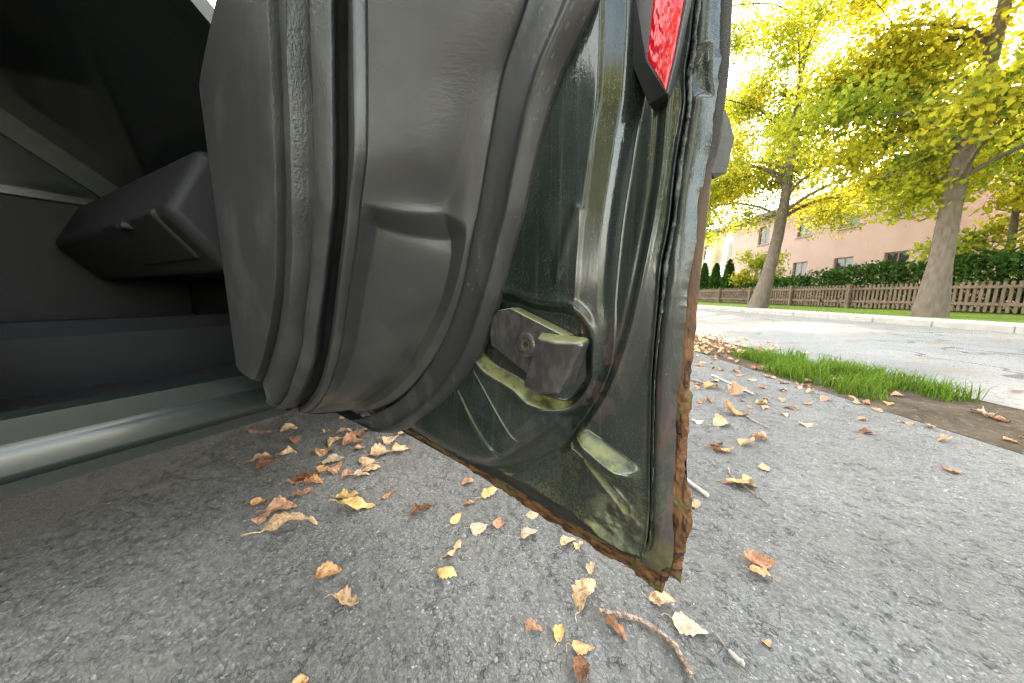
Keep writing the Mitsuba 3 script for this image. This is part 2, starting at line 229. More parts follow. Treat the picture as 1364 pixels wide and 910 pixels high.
M('block_plastic', two(bump(proc(lambda p, n, uv: fbm(p.x * 700, p.y * 700, p.z * 500, 2), 3e-4), princ(proc(lambda p, n, uv: mix(mix((0.030, 0.028, 0.027), (0.055, 0.048, 0.045), smoothstep(0.4, 0.7, fbm(p.x * 160, p.y * 160, p.z * 60, 4))), (0.25, 0.25, 0.10), smoothstep(0.35, 0.85, n.z) * 0.6)), 0.18, specular=0.6, clearcoat=0.9, clearcoat_gloss=0.95), 0.0003)))  # reflected canopy yellow painted into the colour of the upward faces
M('bolt_steel', two(princ((0.16, 0.15, 0.10), 0.42, metallic=0.7)))
M('sealer', two(bump(proc(lambda p, n, uv: fbm(p.x * 400, p.y * 400, p.z * 250, 3), 4e-4), princ(proc(lambda p, n, uv: mix((0.012, 0.013, 0.012), (0.07, 0.075, 0.065), smoothstep(0.45, 0.65, fbm(p.x * 200, p.y * 200, p.z * 90, 3)))), 0.5, clearcoat=0.4), 0.002)))
M('red_lens', two(bump(proc(lambda p, n, uv: noise(p.x * 420, p.y * 420, p.z * 160), 3e-4), princ(proc(lambda p, n, uv: mix((0.40, 0.0005, 0.007), (0.66, 0.004, 0.022), noise(p.x * 600, p.y * 600, p.z * 220))), 0.10, specular=0.4, clearcoat=0.6, clearcoat_gloss=0.98), 0.0008)))
M('interior_plastic', two(princ((0.014, 0.014, 0.014), 0.6, specular=0.3)))
M('black_plastic', two(princ((0.022, 0.022, 0.022), 0.42, specular=0.5)))
M('grey_moulding', two(princ((0.036, 0.035, 0.030), 0.6, specular=0.3)))
M('carpet', two(bump(proc(lambda p, n, uv: fbm(p.x * 260, p.y * 260, p.z * 260, 2), 5e-4), princ(proc(lambda p, n, uv: mix((0.012, 0.012, 0.013), (0.034, 0.033, 0.032), fbm(p.x * 180, p.y * 180, p.z * 180, 3))), 0.95, specular=0.1), 0.003)))
M('seat_cloth', two(princ((0.050, 0.050, 0.052), 0.9, specular=0.15, sheen=0.3)))
M('tyre_rubber', two(princ((0.022, 0.022, 0.022), 0.8)))
M('alloy', two(princ((0.45, 0.45, 0.45), 0.35, metallic=0.9)))
M('window_glass', {'type': 'thindielectric'})
M('tinted_glass', two(princ((0.02, 0.025, 0.025), 0.06, specular=0.6)))
# ------------------------------------------------------------------ ground, street
def asphalt_col(p, n, uv):
    x, y = p.x, p.y
    wx, wy = x + 0.004 * (noise(x * 140, y * 140, 3.0) - 0.5), y + 0.004 * (noise(x * 140, y * 140, 9.0) - 0.5)
    a, b, r = voronoi(wx * 175, wy * 175)
    c = mix((0.085, 0.084, 0.083), (0.275, 0.270, 0.262), r * 0.60 + 0.40 * fbm(x * 420, y * 420, 1.0, 2))
    c = mix(c, (0.050, 0.049, 0.049), smoothstep(0.14, 0.0, b - a) * 0.55)
    a2, b2, r2 = voronoi(wx * 120 + 7, wy * 120)
    c = mix(c, mix((0.26, 0.255, 0.25), (0.44, 0.43, 0.41), cell_rand(wx * 41, wy * 41)), smoothstep(0.925, 0.93, r2) * smoothstep(0.46, 0.26, a2 + 0.25 * noise(x * 300, y * 300, 5.0)) * 0.9)
    ck = smoothstep(0.050, 0.012, dr.abs(fbm(x * 70, y * 70, 4.0, 4) - 0.5)) * smoothstep(0.55, 0.68, noise(x * 42, y * 42, 12.0))
    c = mix(c, (0.035, 0.035, 0.035), ck * 0.55)
    c = c * mi.Color3f(0.93, 0.915, 0.89) * (0.72 + 0.50 * fbm(x * 3.2, y * 3.2, 1.0, 4))
    tan = smoothstep(0.56, 0.74, fbm(x * 11, y * 11, 8.0, 5))
    c = mix(c, (0.17, 0.155, 0.13), tan * 0.25)
    crumb = smoothstep(0.93, 0.97, noise(x * 230, y * 230, 17.0)) * smoothstep(0.52, 0.7, fbm(x * 7, y * 7, 21.0, 3))
    return mix(c, (0.30, 0.16, 0.06), crumb * 0.8)
def asphalt_bump(p, n, uv):
    x, y = p.x, p.y
    a, b, r = voronoi(x * 175 + 0.70 * (noise(x * 140, y * 140, 3.0) - 0.5), y * 175 + 0.70 * (noise(x * 140, y * 140, 9.0) - 0.5))
    ck = smoothstep(0.050, 0.012, dr.abs(fbm(x * 70, y * 70, 4.0, 4) - 0.5)) * smoothstep(0.55, 0.68, noise(x * 42, y * 42, 12.0))
    return 0.5 * smoothstep(0.0, 0.3, b - a) * (0.4 + r) + 1.1 * fbm(x * 160, y * 160, 2.0, 3) - 0.6 * ck
M('asphalt', two(bump(proc(asphalt_bump, 6e-4), princ(proc(asphalt_col), 0.70, specular=0.35), 0.0036)))
def road_col(p, n, uv):
    c = mix((0.115, 0.114, 0.112), (0.185, 0.182, 0.178), fbm(p.x * 1.2, p.y * 1.2, 0.0, 4))
    c = mix(c, (0.05, 0.05, 0.05), smoothstep(0.6, 0.8, noise(p.x * 60, p.y * 60)) * 0.4)
    ck = smoothstep(0.03, 0.006, dr.abs(fbm(p.x * 1.3, p.y * 1.3, 7.0, 4) - 0.5)) * smoothstep(0.45, 0.6, noise(p.x * 0.8, p.y * 0.8, 2.0))
    c = mix(c, (0.03, 0.03, 0.03), ck * 0.7)
    return mix(c, (0.14, 0.10, 0.06), smoothstep(0.66, 0.76, fbm(p.x * 2.2, p.y * 5, 9.0, 4)) * 0.5)
M('road_asphalt', two(princ(proc(road_col), 0.85, specular=0.2)))
M('soil', two(bump(proc(lambda p, n, uv: fbm(p.x * 45, p.y * 45, 0.0, 5), 2e-3), princ(proc(lambda p, n, uv: mix(mix((0.040, 0.031, 0.022), (0.115, 0.092, 0.065), fbm(p.x * 9, p.y * 9, 0.0, 5)), mix((0.16, 0.09, 0.045), (0.20, 0.17, 0.13), noise(p.x * 40, p.y * 40, 3.0)), smoothstep(0.62, 0.72, fbm(p.x * 60, p.y * 60, 2.0, 3)) * 0.4)), 0.95, specular=0.1), 0.03)))
M('turf', two(princ(proc(lambda p, n, uv: mix((0.05, 0.085, 0.015), (0.11, 0.15, 0.025), fbm(p.x * 3, p.y * 3, 0.0, 4))), 0.95, specular=0.1)))
M('concrete', two(princ(proc(lambda p, n, uv: mix((0.22, 0.21, 0.19), (0.34, 0.33, 0.30), fbm(p.x * 6, p.y * 6, p.z * 6, 4))), 0.85, specular=0.25)))

def sheet(x0, x1, y0, y1, z): return tm([[x0, y0, z], [x1, y0, z], [x1, y1, z], [x0, y1, z]], [[0, 1, 2], [0, 2, 3]])
tag('ground', sheet(-250, 250, -250, 400, -0.03), 'soil', 'bare earth reaching away under the street', kind='structure', smooth=False)
# near asphalt: one sheet whose surface is really rough where the camera stands over it
def asphalt_relief(x, y):
    p = np.stack([x, y, x * 0], -1)
    h = 0.0052 * (npfbm(p * 60, 3, 3) - 0.5) + 0.010 * (npfbm(p * 2.2, 3, 5) - 0.5)
    pits = np.clip((npfbm(p * 75, 2, 9) - 0.60) / 0.15, 0, 1)
    return h - 0.0035 * pits
gx, gy = np.linspace(-1.3, 2.0, 800), np.linspace(0.15, 2.6, 620)
X, Y = np.meshgrid(gx, gy, indexing='ij')
edge = np.minimum(np.minimum((X - gx[0]), gx[-1] - X), np.minimum(Y - gy[0], gy[-1] - Y)); fade = np.clip(edge / 0.1, 0, 1)
Z = asphalt_relief(X, Y) * fade
near = tm(np.stack([X, Y, Z], -1).reshape(-1, 3), grid_faces(800, 620, flip=True))
far_sheet = cat([sheet(-40, 2.0, 2.6, 90, 0.0), sheet(-40, -1.3, -40, 2.6, 0.0), sheet(-1.3, 2.0, -40, 0.15, 0.0)])
tag('pavement', cat([near, far_sheet]), 'asphalt', 'grey worn asphalt with pits and pale stones', kind='structure', smooth=True)
tag('verge', cat([sheet(2.0, 2.75, -40, 3.25, 0.002), sheet(2.0, 2.75, 3.25, 90, -0.004)]), 'soil', 'strip of earth beside the road', kind='structure', smooth=False)
tag('road', sheet(2.75, 8.0, -60, 120, 0.004), 'road_asphalt', 'pale sunlit asphalt road', kind='structure', smooth=False)
KERBS = [(y, y + 0.99) for y in np.arange(-3, 38, 1.0)]
kerb = tag('kerb', cat([box((8.0, 38, -0.02), (8.15, 100, 0.11)), box((8.0, -40, -0.02), (8.15, -3, 0.11))]), 'concrete', 'pale concrete kerb along the far side of the road', kind='structure')
for y0, y1 in KERBS: part('kerb_stone', box((8.0, y0, -0.02), (8.15, y1, 0.115 + 0.006 * RNG.random()), 0.012), 'concrete', kerb, smooth=False)
tag('footpath', sheet(8.15, 9.3, -60, 120, 0.10), 'concrete', 'pale footpath beyond the kerb', kind='structure', smooth=False)
tag('lawn', sheet(9.3, 60, -60, 160, 0.10), 'turf', 'sunlit short grass in front of the fence and gardens', kind='structure', smooth=False)

# ------------------------------------------------------------------ plants
M('leaf_yellow', {'type': 'principledthin', 'base_color': {'type': 'mesh_attribute', 'name': 'vertex_color'}, 'roughness': 0.6, 'diff_trans': 1.0, 'eta': 1.35})
M('bark', two(bump(proc(lambda p, n, uv: fbm(p.x * 30, p.y * 30, p.z * 7, 4), 3e-3), princ(proc(lambda p, n, uv: mix((0.07, 0.055, 0.042), (0.17, 0.145, 0.115), fbm(p.x * 24, p.y * 24, p.z * 6, 4))), 0.95, specular=0.1), 0.02)))
def leaves(cent, size, cols, rng, droop=0.3):
    n = len(cent); a = rng.normal(size=(n, 3)); a[:, 2] -= droop; a /= np.linalg.norm(a, axis=1, keepdims=True)
    b = np.cross(a, rng.normal(size=(n, 3))); b /= np.linalg.norm(b, axis=1, keepdims=True); c = np.cross(a, b)
    s = (size * rng.uniform(0.65, 1.3, n))[:, None]
    v = np.stack([cent, cent + s * (0.5 * a + 0.36 * b + 0.05 * c), cent + s * a, cent + s * (0.5 * a - 0.36 * b + 0.05 * c)], 1).reshape(-1, 3)
    i = np.arange(n)[:, None] * 4
    return tm(v, np.vstack([i + [0, 1, 2], i + [0, 2, 3]])), np.repeat(cols, 4, axis=0)
PALE = np.array([[0.44, 0.42, 0.030], [0.34, 0.37, 0.030], [0.52, 0.44, 0.035], [0.17, 0.25, 0.030], [0.40, 0.36, 0.03], [0.12, 0.18, 0.03], [0.30, 0.33, 0.03]])
def crown_points(rng, ends, n, spread, squash=0.75):
    k = rng.integers(0, len(ends), n); d = rng.normal(size=(n, 3)); d /= np.linalg.norm(d, axis=1, keepdims=True)
    d *= (rng.random(n) ** 0.6)[:, None] * spread * rng.uniform(0.6, 1.25, len(ends))[k][:, None]; d[:, 2] *= squash
    return np.array(ends)[k] + d, k
def street_tree(label, x, y, height, radius, clear, n, size, seed, lean=(0, 0), trunk=0.21, fork=None, pal=PALE, name='street_tree', group='yellow leaved street trees', sp=0.95, zb=0.1):
    rng = np.random.default_rng(seed); t = thing(name, label, 'tree', group)
    h = np.linspace(0, 1, 9)
    path = np.stack([x + lean[0] * np.sin(h * 2.6), y + lean[1] * h + 0.06 * np.sin(h * 9 + seed), zb - 0.05 + h * (height * 0.8)], 1)
    part('trunk', tube(path, trunk * (1 - 0.8 * h) * (1 + 0.45 * np.exp(-h * 26)), 10), 'bark', t)
    ends, lm = [], []
    nl = max(10, int(radius * 7))
    for i in range(nl):
        f = rng.uniform(clear / (height * 0.8), 0.98); k = min(int(f * 8), 7); base = path[k] * (1 - (f * 8 - k)) + path[min(k + 1, 8)] * (f * 8 - k)
        ang = i * 2.399 + rng.normal() * 0.3; r = radius * (1.05 - 0.5 * abs(f - 0.45)) * rng.uniform(0.55, 1.0)
        end = base + [r * math.cos(ang), r * math.sin(ang), rng.uniform(0.0, 0.30) * r + 0.25]
        mid = (base + end) / 2 + [0, 0, 0.12 * r]
        lm.append(tube(smooth_curve([base, mid, end], 6), np.linspace(trunk * 0.30 * (1.1 - f * 0.7), 0.012, 6), 5, cap=False))
        for q in range(3):
            w = rng.uniform(0.35, 1.0); e = base * (1 - w) + end * w + rng.normal(size=3) * 0.32 * radius * 0.4 + [0, 0, 0.1]
            ends.append(e)
            lm.append(tube(np.array([base * (1 - w * .8) + end * w * .8, e]), [0.018, 0.006], 4, cap=False))
    part('limbs', cat(lm), 'bark', t, label='thin dark branches showing through the leaves')
    pts, k = crown_points(rng, ends, n, sp)
    cl = pal[rng.integers(0, len(pal), len(ends))][k] * 0.6 + pal[rng.integers(0, len(pal), n)] * 0.4
    cl *= rng.uniform(0.75, 1.2, (n, 1))
    m, c = leaves(pts, np.full(n, size), cl, rng)
    part('crown', m, 'leaf_yellow', t, smooth=False, color=c, kind='stuff')
    return t
street_tree('yellow leaved street tree with bent trunk on the verge just right of the door edge', 9.45, 12.2, 13.5, 4.0, 2.9, 46000, 0.105, 3, lean=(0.75, 0.2), trunk=0.225)
street_tree('tall yellow green tree farther down the street half hidden by the door edge', 10.0, 19.0, 13.5, 4.2, 3.6, 26000, 0.15, 12, trunk=0.2)
street_tree('second yellow leaved street tree along the far footpath counting from the door edge', 9.7, 7.4, 13.0, 3.5, 2.9, 50000, 0.12, 5, lean=(0.15, -0.2), trunk=0.20)
street_tree('nearest yellow street tree at the right border of the view', 9.6, 3.0, 12.5, 3.4, 3.1, 18000, 0.15, 9, trunk=0.19)
street_tree('low yellow leaved young tree in front of the pink house', 13.9, 18.2, 3.2, 1.2, 0.9, 3600, 0.13, 21, trunk=0.05, name='young_tree', group=None, sp=0.5)
street_tree('leafy yellow green tree beyond the fence between two houses', 15.5, 10.2, 7.5, 2.4, 1.6, 9000, 0.17, 33, trunk=0.12, name='garden_tree', group='garden trees behind the fence')
street_tree('broad yellow garden tree behind the fence near the right border', 15.8, 5.6, 8.5, 2.8, 1.6, 9000, 0.18, 35, trunk=0.13, name='garden_tree', group='garden trees behind the fence')

# trees added unseen behind the camera for the paint and trim to mirror
street_tree('yellow tree added unseen behind the parked car for its reflection', -6.5, -6.5, 10.0, 3.2, 1.4, 6000, 0.26, 61, trunk=0.2, zb=0.0, name='added_tree', group='trees added behind the camera for reflections')
street_tree('yellow green tree added unseen behind the camera for its reflection', -1.2, -9.0, 11.0, 3.6, 1.4, 7000, 0.27, 63, trunk=0.22, zb=0.0, name='added_tree', group='trees added behind the camera for reflections')
GREEN = np.array([[0.035, 0.075, 0.018], [0.05, 0.10, 0.02], [0.025, 0.055, 0.015]])
M('leaf_green', {'type': 'principledthin', 'base_color': {'type': 'mesh_attribute', 'name': 'vertex_color'}, 'roughness': 0.6, 'diff_trans': 0.5, 'eta': 1.4})
def thuja(label, x, y, h, r, seed):
    rng = np.random.default_rng(seed); t = thing('thuja', label, 'conifer', 'thujas behind the fence')
    part('trunk', tube([[x, y, 0.08], [x, y, h * 0.85]], [0.05, 0.015], 6), 'bark', t)
    n = 4200; f = rng.random(n) ** 0.8; rr = r * (1 - f) ** 0.75 * (0.75 + 0.3 * rng.random(n)) * (1 + 0.12 * np.sin(f * 19 + rng.random() * 6)); a = rng.random(n) * 6.283
    c = np.stack([x + rr * np.cos(a), y + rr * np.sin(a), 0.15 + f * (h - 0.2)], 1)
    m, cc = leaves(c, np.full(n, 0.13), GREEN[rng.integers(0, 3, n)] * rng.uniform(0.7, 1.3, (n, 1)), rng, droop=-1.2)
    part('foliage', m, 'leaf_green', t, smooth=False, color=cc, kind='stuff')
thuja('narrow dark thuja right of two thujas behind the picket fence', 13.5, 20.0, 2.7, 0.58, 41)
thuja('narrow dark thuja in the middle of three behind the picket fence', 13.5, 21.3, 2.6, 0.58, 42)
thuja('narrow dark thuja beside the door edge behind the picket fence', 13.5, 22.6, 2.75, 0.58, 43)
def hedge(label, x, y0, y1, h, seed, n):
    rng = np.random.default_rng(seed); t = thing('hedge', label, 'hedge')
    c = np.stack([x + rng.normal(size=n) * 0.28, rng.uniform(y0, y1, n), 0.1 + rng.random(n) ** 0.7 * h], 1)
    c[:, 2] *= 0.82 + 0.26 * meshkit.noise(np.stack([c[:, 1] * 1.1, c[:, 0] * 0.9, c[:, 0] * 0], 1), seed)
    m, cc = leaves(c, np.full(n, 0.13), GREEN[rng.integers(0, 3, n)] * rng.uniform(0.7, 1.4, (n, 1)), rng)
    part('foliage', m, 'leaf_green', t, smooth=False, color=cc, kind='stuff')
    part('stems', cat([tube([[x + rng.normal() * 0.1, y, 0.08], [x + rng.normal() * 0.2, y + rng.normal() * 0.2, h * 0.8]], [0.02, 0.008], 4) for y in np.arange(y0, y1, 0.4)]), 'bark', t)
hedge('dark clipped hedge behind the fence beside the thujas', 13.5, 14.5, 19.2, 1.35, 51, 7000)
hedge('long dark hedge behind the fence nearer the camera', 13.6, 2.0, 14.3, 1.7, 52, 14000)

M('fence_wood', two(princ(proc(lambda p, n, uv: mix((0.10, 0.070, 0.050), (0.20, 0.15, 0.115), fbm(p.x * 5, p.y * 9, p.z * 3, 3))), 0.85, specular=0.15)))
fence = thing('picket_fence', 'low weathered wooden picket fence along the gardens across the road', 'fence')
for y in np.arange(2.0, 32.1, 2.5): part('post', box((12.62, y - 0.05, 0.05), (12.72, y + 0.05, 1.0), 0.01), 'fence_wood', fence, smooth=False)
part('rail', box((12.725, 2, 0.32), (12.765, 32, 0.40)), 'fence_wood', fence, smooth=False)
part('rail', box((12.725, 2, 0.78), (12.765, 32, 0.86)), 'fence_wood', fence, smooth=False)
part('pickets', cat([box((12.768, y, 0.14), (12.79, y + 0.065, 0.95 + 0.02 * RNG.random())) for y in np.arange(2.02, 32, 0.13)]), 'fence_wood', fence, smooth=False, kind='stuff')

# ------------------------------------------------------------------ houses
def render_mat(name, a, b): M(name, two(princ(proc(lambda p, n, uv: mix(a, b, fbm(p.x * 2, p.y * 2, p.z * 1.2, 4))), 0.9, specular=0.15)))
render_mat('pink_render', (0.36, 0.25, 0.22), (0.43, 0.31, 0.27)); render_mat('yellow_render', (0.36, 0.31, 0.19), (0.43, 0.37, 0.24)); render_mat('white_render', (0.70, 0.70, 0.68), (0.80, 0.80, 0.78))
M('roof_metal', two(princ((0.10, 0.075, 0.065), 0.7)))
M('frame_brown', two(princ((0.16, 0.09, 0.06), 0.5)))
M('frame_white', two(princ((0.72, 0.72, 0.70), 0.4)))
def house(label, x0, x1, y0, y1, h, wall, wins, frame, roof='flat', win_side=None):
    t = thing('house', label, 'house')
    solid = m3.Manifold.cube([x1 - x0, y1 - y0, h]).translate([x0, y0, 0.05])
    for (wy, wz, ww, wh) in wins:
        solid -= m3.Manifold.cube([0.36, ww, wh]).translate([x0 - 0.2, wy - ww / 2, wz])
    part('wall', to_tm(solid), wall, t, smooth=False)
    for (wy, wz, ww, wh) in wins:
        y0w, y1w = wy - ww / 2, wy + ww / 2; f = 0.07
        fr = [box((x0 + 0.09, y0w + 0.002, wz + 0.002), (x0 + 0.15, y0w + f, wz + wh - 0.002)), box((x0 + 0.09, y1w - f, wz + 0.002), (x0 + 0.15, y1w - 0.002, wz + wh - 0.002)),
              box((x0 + 0.09, y0w + f, wz + 0.002), (x0 + 0.15, y1w - f, wz + f)), box((x0 + 0.09, y0w + f, wz + wh - f), (x0 + 0.15, y1w - f, wz + wh - 0.002)), box((x0 + 0.10, wy - 0.03, wz + f), (x0 + 0.145, wy + 0.03, wz + wh - f))]
        w = part('window', cat(fr), frame, t, smooth=False)
        part('pane', box((x0 + 0.115, y0w + f, wz + f), (x0 + 0.125, y1w - f, wz + wh - f)), 'tinted_glass', w, smooth=False)
        part('sill', box((x0 - 0.08, y0w - 0.06, wz - 0.06), (x0 + 0.09, y1w + 0.06, wz - 0.004)), 'concrete', w, smooth=False)
    zt = h + 0.05
    if roof == 'flat': part('roof', box((x0 - 0.55, y0 - 0.5, zt + 0.003), (x1 + 0.5, y1 + 0.5, zt + 0.30), 0.02), 'roof_metal', t, smooth=False)
    else:
        xm = (x0 + x1) / 2; v = [[x0 - 0.6, y0 - 0.5, zt - 0.1], [xm, y0 - 0.5, zt + roof], [x1 + 0.6, y0 - 0.5, zt - 0.1], [x0 - 0.6, y1 + 0.5, zt - 0.1], [xm, y1 + 0.5, zt + roof], [x1 + 0.6, y1 + 0.5, zt - 0.1]]
        v = np.array(v); part('roof', trimesh.convex.convex_hull(np.vstack([v, v + [0, 0, 0.2]])), 'roof_metal', t, smooth=False)
    return t
W2 = [(y, 4.15, 1.0, 1.25) for y in (15.2, 17.6, 20.2, 23.4)] + [(y, 1.3, 1.0, 1.3) for y in (15.2, 17.6, 20.2, 23.4)]
house('pink rendered house with dark flat eave and upper windows behind the bent trunk', 18.0, 27.0, 13.9, 26.6, 5.85, 'pink_render', W2, 'frame_brown')
hy = house('pale yellow house with brown eave behind the thujas', 20.2, 30.0, 28.2, 41.0, 6.5, 'yellow_render', [(y, z, 1.3, 1.35) for y in (30.2, 33.6, 37.5) for z in (1.3, 4.2)], 'frame_brown')
for yy, z1 in ((28.9, 6.0), (31.6, 5.2)):
    part('pillar', trimesh.convex.convex_hull(np.array([[19.3 + a, yy + b + c * 0.9, z] for a in (0, 0.35) for b in (0, 0.55) for z, c in ((0.1, 1), (z1, 0))])), 'white_render', hy, smooth=False, label='slanting white pillar in front of the yellow wall')
house('grey rendered house added unseen beyond the parked car for its reflection', -22.0, -12.0, -9.0, 6.0, 5.6, 'white_render', [], 'frame_white', roof=2.4)  # out of view, added so the door paint has something to mirror
house('white rendered house with pitched roof behind the nearer hedge', 18.6, 27.0, -1.0, 10.8, 5.2, 'white_render', [(y, z, 1.2, 1.3) for y in (1.5, 4.5, 8.3) for z in (1.2, 3.6)], 'frame_white', roof=2.6)
# ------------------------------------------------------------------ the open car door
car = thing('car', 'dark green car with its rusty cornered front door swung open over the asphalt', 'car')
door = car + '__door'; labels[door] = {'label': 'open front door with black trim, red reflector and rusty lower corner'}
TOPV = 0.80
def ext(c, top=TOPV):
    """the measured curve, carried on upwards to the top of the door"""
    c = np.asarray(c, float); d = c[0] - c[1]; d /= max(d[1], 1e-6); n = max(2, int((top - c[0, 1]) / 0.05)); k = np.linspace(top - c[0, 1], 0, n, endpoint=False)[:, None]
    return np.vstack([c[0] + d * k * [0.75, 1, 1], c])
def rows_of(c, n):      # keeps the rows of the measured curves matched to one another
    c = np.asarray(c, float); return PchipInterpolator(np.arange(len(c)), c)(np.linspace(0, len(c) - 1, n))
def ext_rows(c, top=TOPV):
    c = np.asarray(c, float); d = (c[0] - c[2]) / (c[0, 1] - c[2, 1]); up = [c[0] + d * (top - c[0, 1]) * k * [0.8, 1, 1] for k in (1.0, 0.5)]
    return np.vstack([up, c])
def loft(curves, n, steps, shape=None, bulge=None):
    """surface through matched curves; steps: cross samples between neighbours"""
    R = [rows_of(ext_rows(c), n) for c in curves]; cols = []
    R = np.stack(R, 1)                                           # n, k, 3
    ch = np.r_[0, np.cumsum(np.mean(np.linalg.norm(np.diff(R, axis=1), axis=2), 0))]
    q = np.concatenate([np.linspace(ch[i], ch[i + 1], steps, endpoint=False) for i in range(len(ch) - 1)] + [[ch[-1]]])
    return PchipInterpolator(ch, R, axis=1)(q), q, ch
def close_under(G, t0, drop=0.004):
    """adds rows that turn the lower edge of a lofted surface back towards the steel"""
    last = G[-1]; a = last.copy(); a[:, 1] -= drop; a[:, 2] -= 0.006
    rows = [a]
    for k in (0.35, 1.0):
        r = a.copy(); r[:, 2] = a[:, 2] * (1 - k) + np.minimum(a[:, 2], t0) * k; r[:, 1] += 0.012 * k; rows.append(r)
    return np.concatenate([G, np.stack(rows)], 0)
def surf(G, flip=False): return tm(W(G), grid_faces(G.shape[0], G.shape[1], flip))

# panel: from the seal to the rolled edge, with the recessed field below
NR = 260
Wo, Wi = CV['Wo'], CV['Wi']
P0 = CV['P'].copy(); P0[:, 2] -= 0.012
mid1 = CV['Wi'] * 0.72 + CV['R1'] * 0.28; mid2 = CV['Wi'] * 0.35 + CV['R1'] * 0.65
R1b = CV['R1'].copy(); R1b[:, 2] -= 0.006; R1b[:, 0] += 0.004
G, q, ch = loft([P0, CV['P'], Wo, Wi, mid1, mid2, CV['R1']], NR, 14)
row = np.linspace(0, 11, NR) - 2                                 # 0..9 are the measured rows, -2..0 the part above the picture
inner = np.interp(q, [ch[2] + 0.001, ch[3] - 0.001, ch[6] - 0.011, ch[6]], [0, 1, 1.0, 0.10])
sink = np.clip((row[:, None] - 3.0 - 0.12 * np.sin(np.interp(q, [ch[3], ch[6]], [0, np.pi]))[None]) / 0.80, 0, 1); sink = sum(np.clip(sink * 1.16 - 0.08 + o, 0, 1) for o in (-0.07, 0, 0.07)) / 3
endlip = np.clip((9 - row[:, None]) / 0.35, 0, 1)
pn = np.array([0.62, 0, -0.78])                                  # into the panel
ins = inner
G += (0.029 * sink * ins[None] * endlip)[..., None] * pn * [1, 1, 1]
swell = np.interp(q, [ch[3], (ch[3] + ch[6]) / 2, ch[6]], [0, 1, 0])
G[:, :, 2] += 0.006 * np.sin(swell * np.pi / 2)[None] * (1 - 0.3 * sink)
part('trim_panel', surf(close_under(G, 0.004)), 'trim_plastic', door, smooth=True, label='smooth dark grey panel with a recessed lower field')
# rolled bead and the dark groove beside it
R1o = CV['R1'].copy(); R1o[:, 2] += 0.001; step = CV['R1'].copy(); step[:, 2] -= 0.0045; step[:, 0] += 0.003
bead = CV['R2']; g2 = CV['G2'].copy()
G, q, ch = loft([R1o, step, bead * 0.6 + CV['R1'] * 0.4 + [0, 0, 0.003], bead + [0, 0, 0.003], bead * 0.45 + g2 * 0.55 + [0, 0, -0.001], g2 + [0.01, 0, -0.012]], NR, 8)
part('panel_bead', surf(close_under(G, 0.05)), 'trim_plastic', door, smooth=True)
# padded bolster with its long fold
b1, cr, b2, g1 = CV['B1'], CV['Cr'], CV['B2'], CV['G1']
G, q, ch = loft([g2 + [0.014, 0, -0.02], g2 + [0.004, 0, 0.001], b1, b1 * 0.55 + cr * 0.45 + [0, 0, 0.009], cr + [0, 0, -0.008], cr * 0.45 + b2 * 0.55 + [0, 0, 0.010], b2 + [0, 0, 0.002], g1 + [0.004, 0, 0.0], g1 + [0.02, 0, -0.03]], NR, 12)
ww = npfbm(np.stack([G[..., 0] * 22, G[..., 1] * 9, G[..., 2] * 14], -1), 3, 4) - 0.5
G[..., 2] += 0.006 * ww; G[..., 0] -= 0.004 * ww
part('padded_bolster', surf(close_under(G, 0.05, 0.006)), 'trim_leather', door, smooth=True, label='grained padded strip with a long vertical fold')
# face of the trim towards the hinge
f1 = CV['F1']; f2 = f1.copy(); f2[:, 0] = 1.0; f2[:, 1] = f1[:, 1] * 0.82 + 0.03; f2[:, 2] = 0.196
f0 = f1 + [0.03, 0, -0.035]
G, q, ch = loft([f0, f1 + [0.004, 0, -0.003], f1 + [0.002, 0, 0.004], f1 * 0.75 + f2 * 0.25 + [0, 0, 0.008], f1 * 0.4 + f2 * 0.6 + [0, 0, 0.007], f2, f2 + [0.02, 0, -0.01], f2 + [0.025, 0, -0.05], f2 + [0.025, 0, -0.19]], NR, 8)
part('trim_face', surf(close_under(G, 0.05)), 'trim_leather', door, smooth=True)
cap_top = np.array([[0.10, TOPV, 0.0], [0.15, TOPV, 0.014], [0.26, TOPV, 0.13], [0.40, TOPV, 0.18], [1.02, TOPV, 0.19], [1.02, TOPV, -0.05], [0.0, TOPV, -0.05]])
part('top_cap', trimesh.convex.convex_hull(W(np.vstack([cap_top + [0, -0.01, 0], cap_top + [0, 0.012, 0]]))), 'black_plastic', door, smooth=False)

fr_ = smooth_curve([[0.03, TOPV, -0.02], [0.10, 1.02, 0.0], [0.20, 1.20, 0.03], [0.34, 1.24, 0.04], [0.62, 1.10, 0.02], [1.0, TOPV, -0.02]], 40)
part('window_frame', tube(W(fr_), 0.022, 10), 'black_plastic', door, smooth=True)

# rubber seal: a soft lip with a raised rib near its outer edge
def seal_rows(c):
    c = np.asarray(c, float); u2 = c.copy()
    return np.vstack([ext_rows(c), [[0.90, c[-1, 1] - 0.004, c[-1, 2]]]])
n = 320; A, B = (PchipInterpolator(np.arange(len(x)), x)(np.linspace(0, len(x) - 1, n)) for x in (seal_rows(CV['S1']), seal_rows(CV['S0'])))
w = np.array([0, 0.0, 0.04, 0.10, 0.2, 0.35, 0.5, 0.60, 0.68, 0.74, 0.80, 0.86, 0.92, 0.97, 1.0, 1.0])
hgt = np.array([-0.01, 0.004, 0.009, 0.011, 0.0105, 0.009, 0.0085, 0.0090, 0.0125, 0.0160, 0.0172, 0.0158, 0.0115, 0.006, 0.001, -0.006])
wf = np.linspace(0, 1, 60); ws = PchipInterpolator(np.arange(16), w)(wf * 15); hs = PchipInterpolator(np.arange(16), hgt)(wf * 15)
G = A[:, None] * (1 - ws)[None, :, None] + B[:, None] * ws[None, :, None]; G[..., 2] += hs[None]
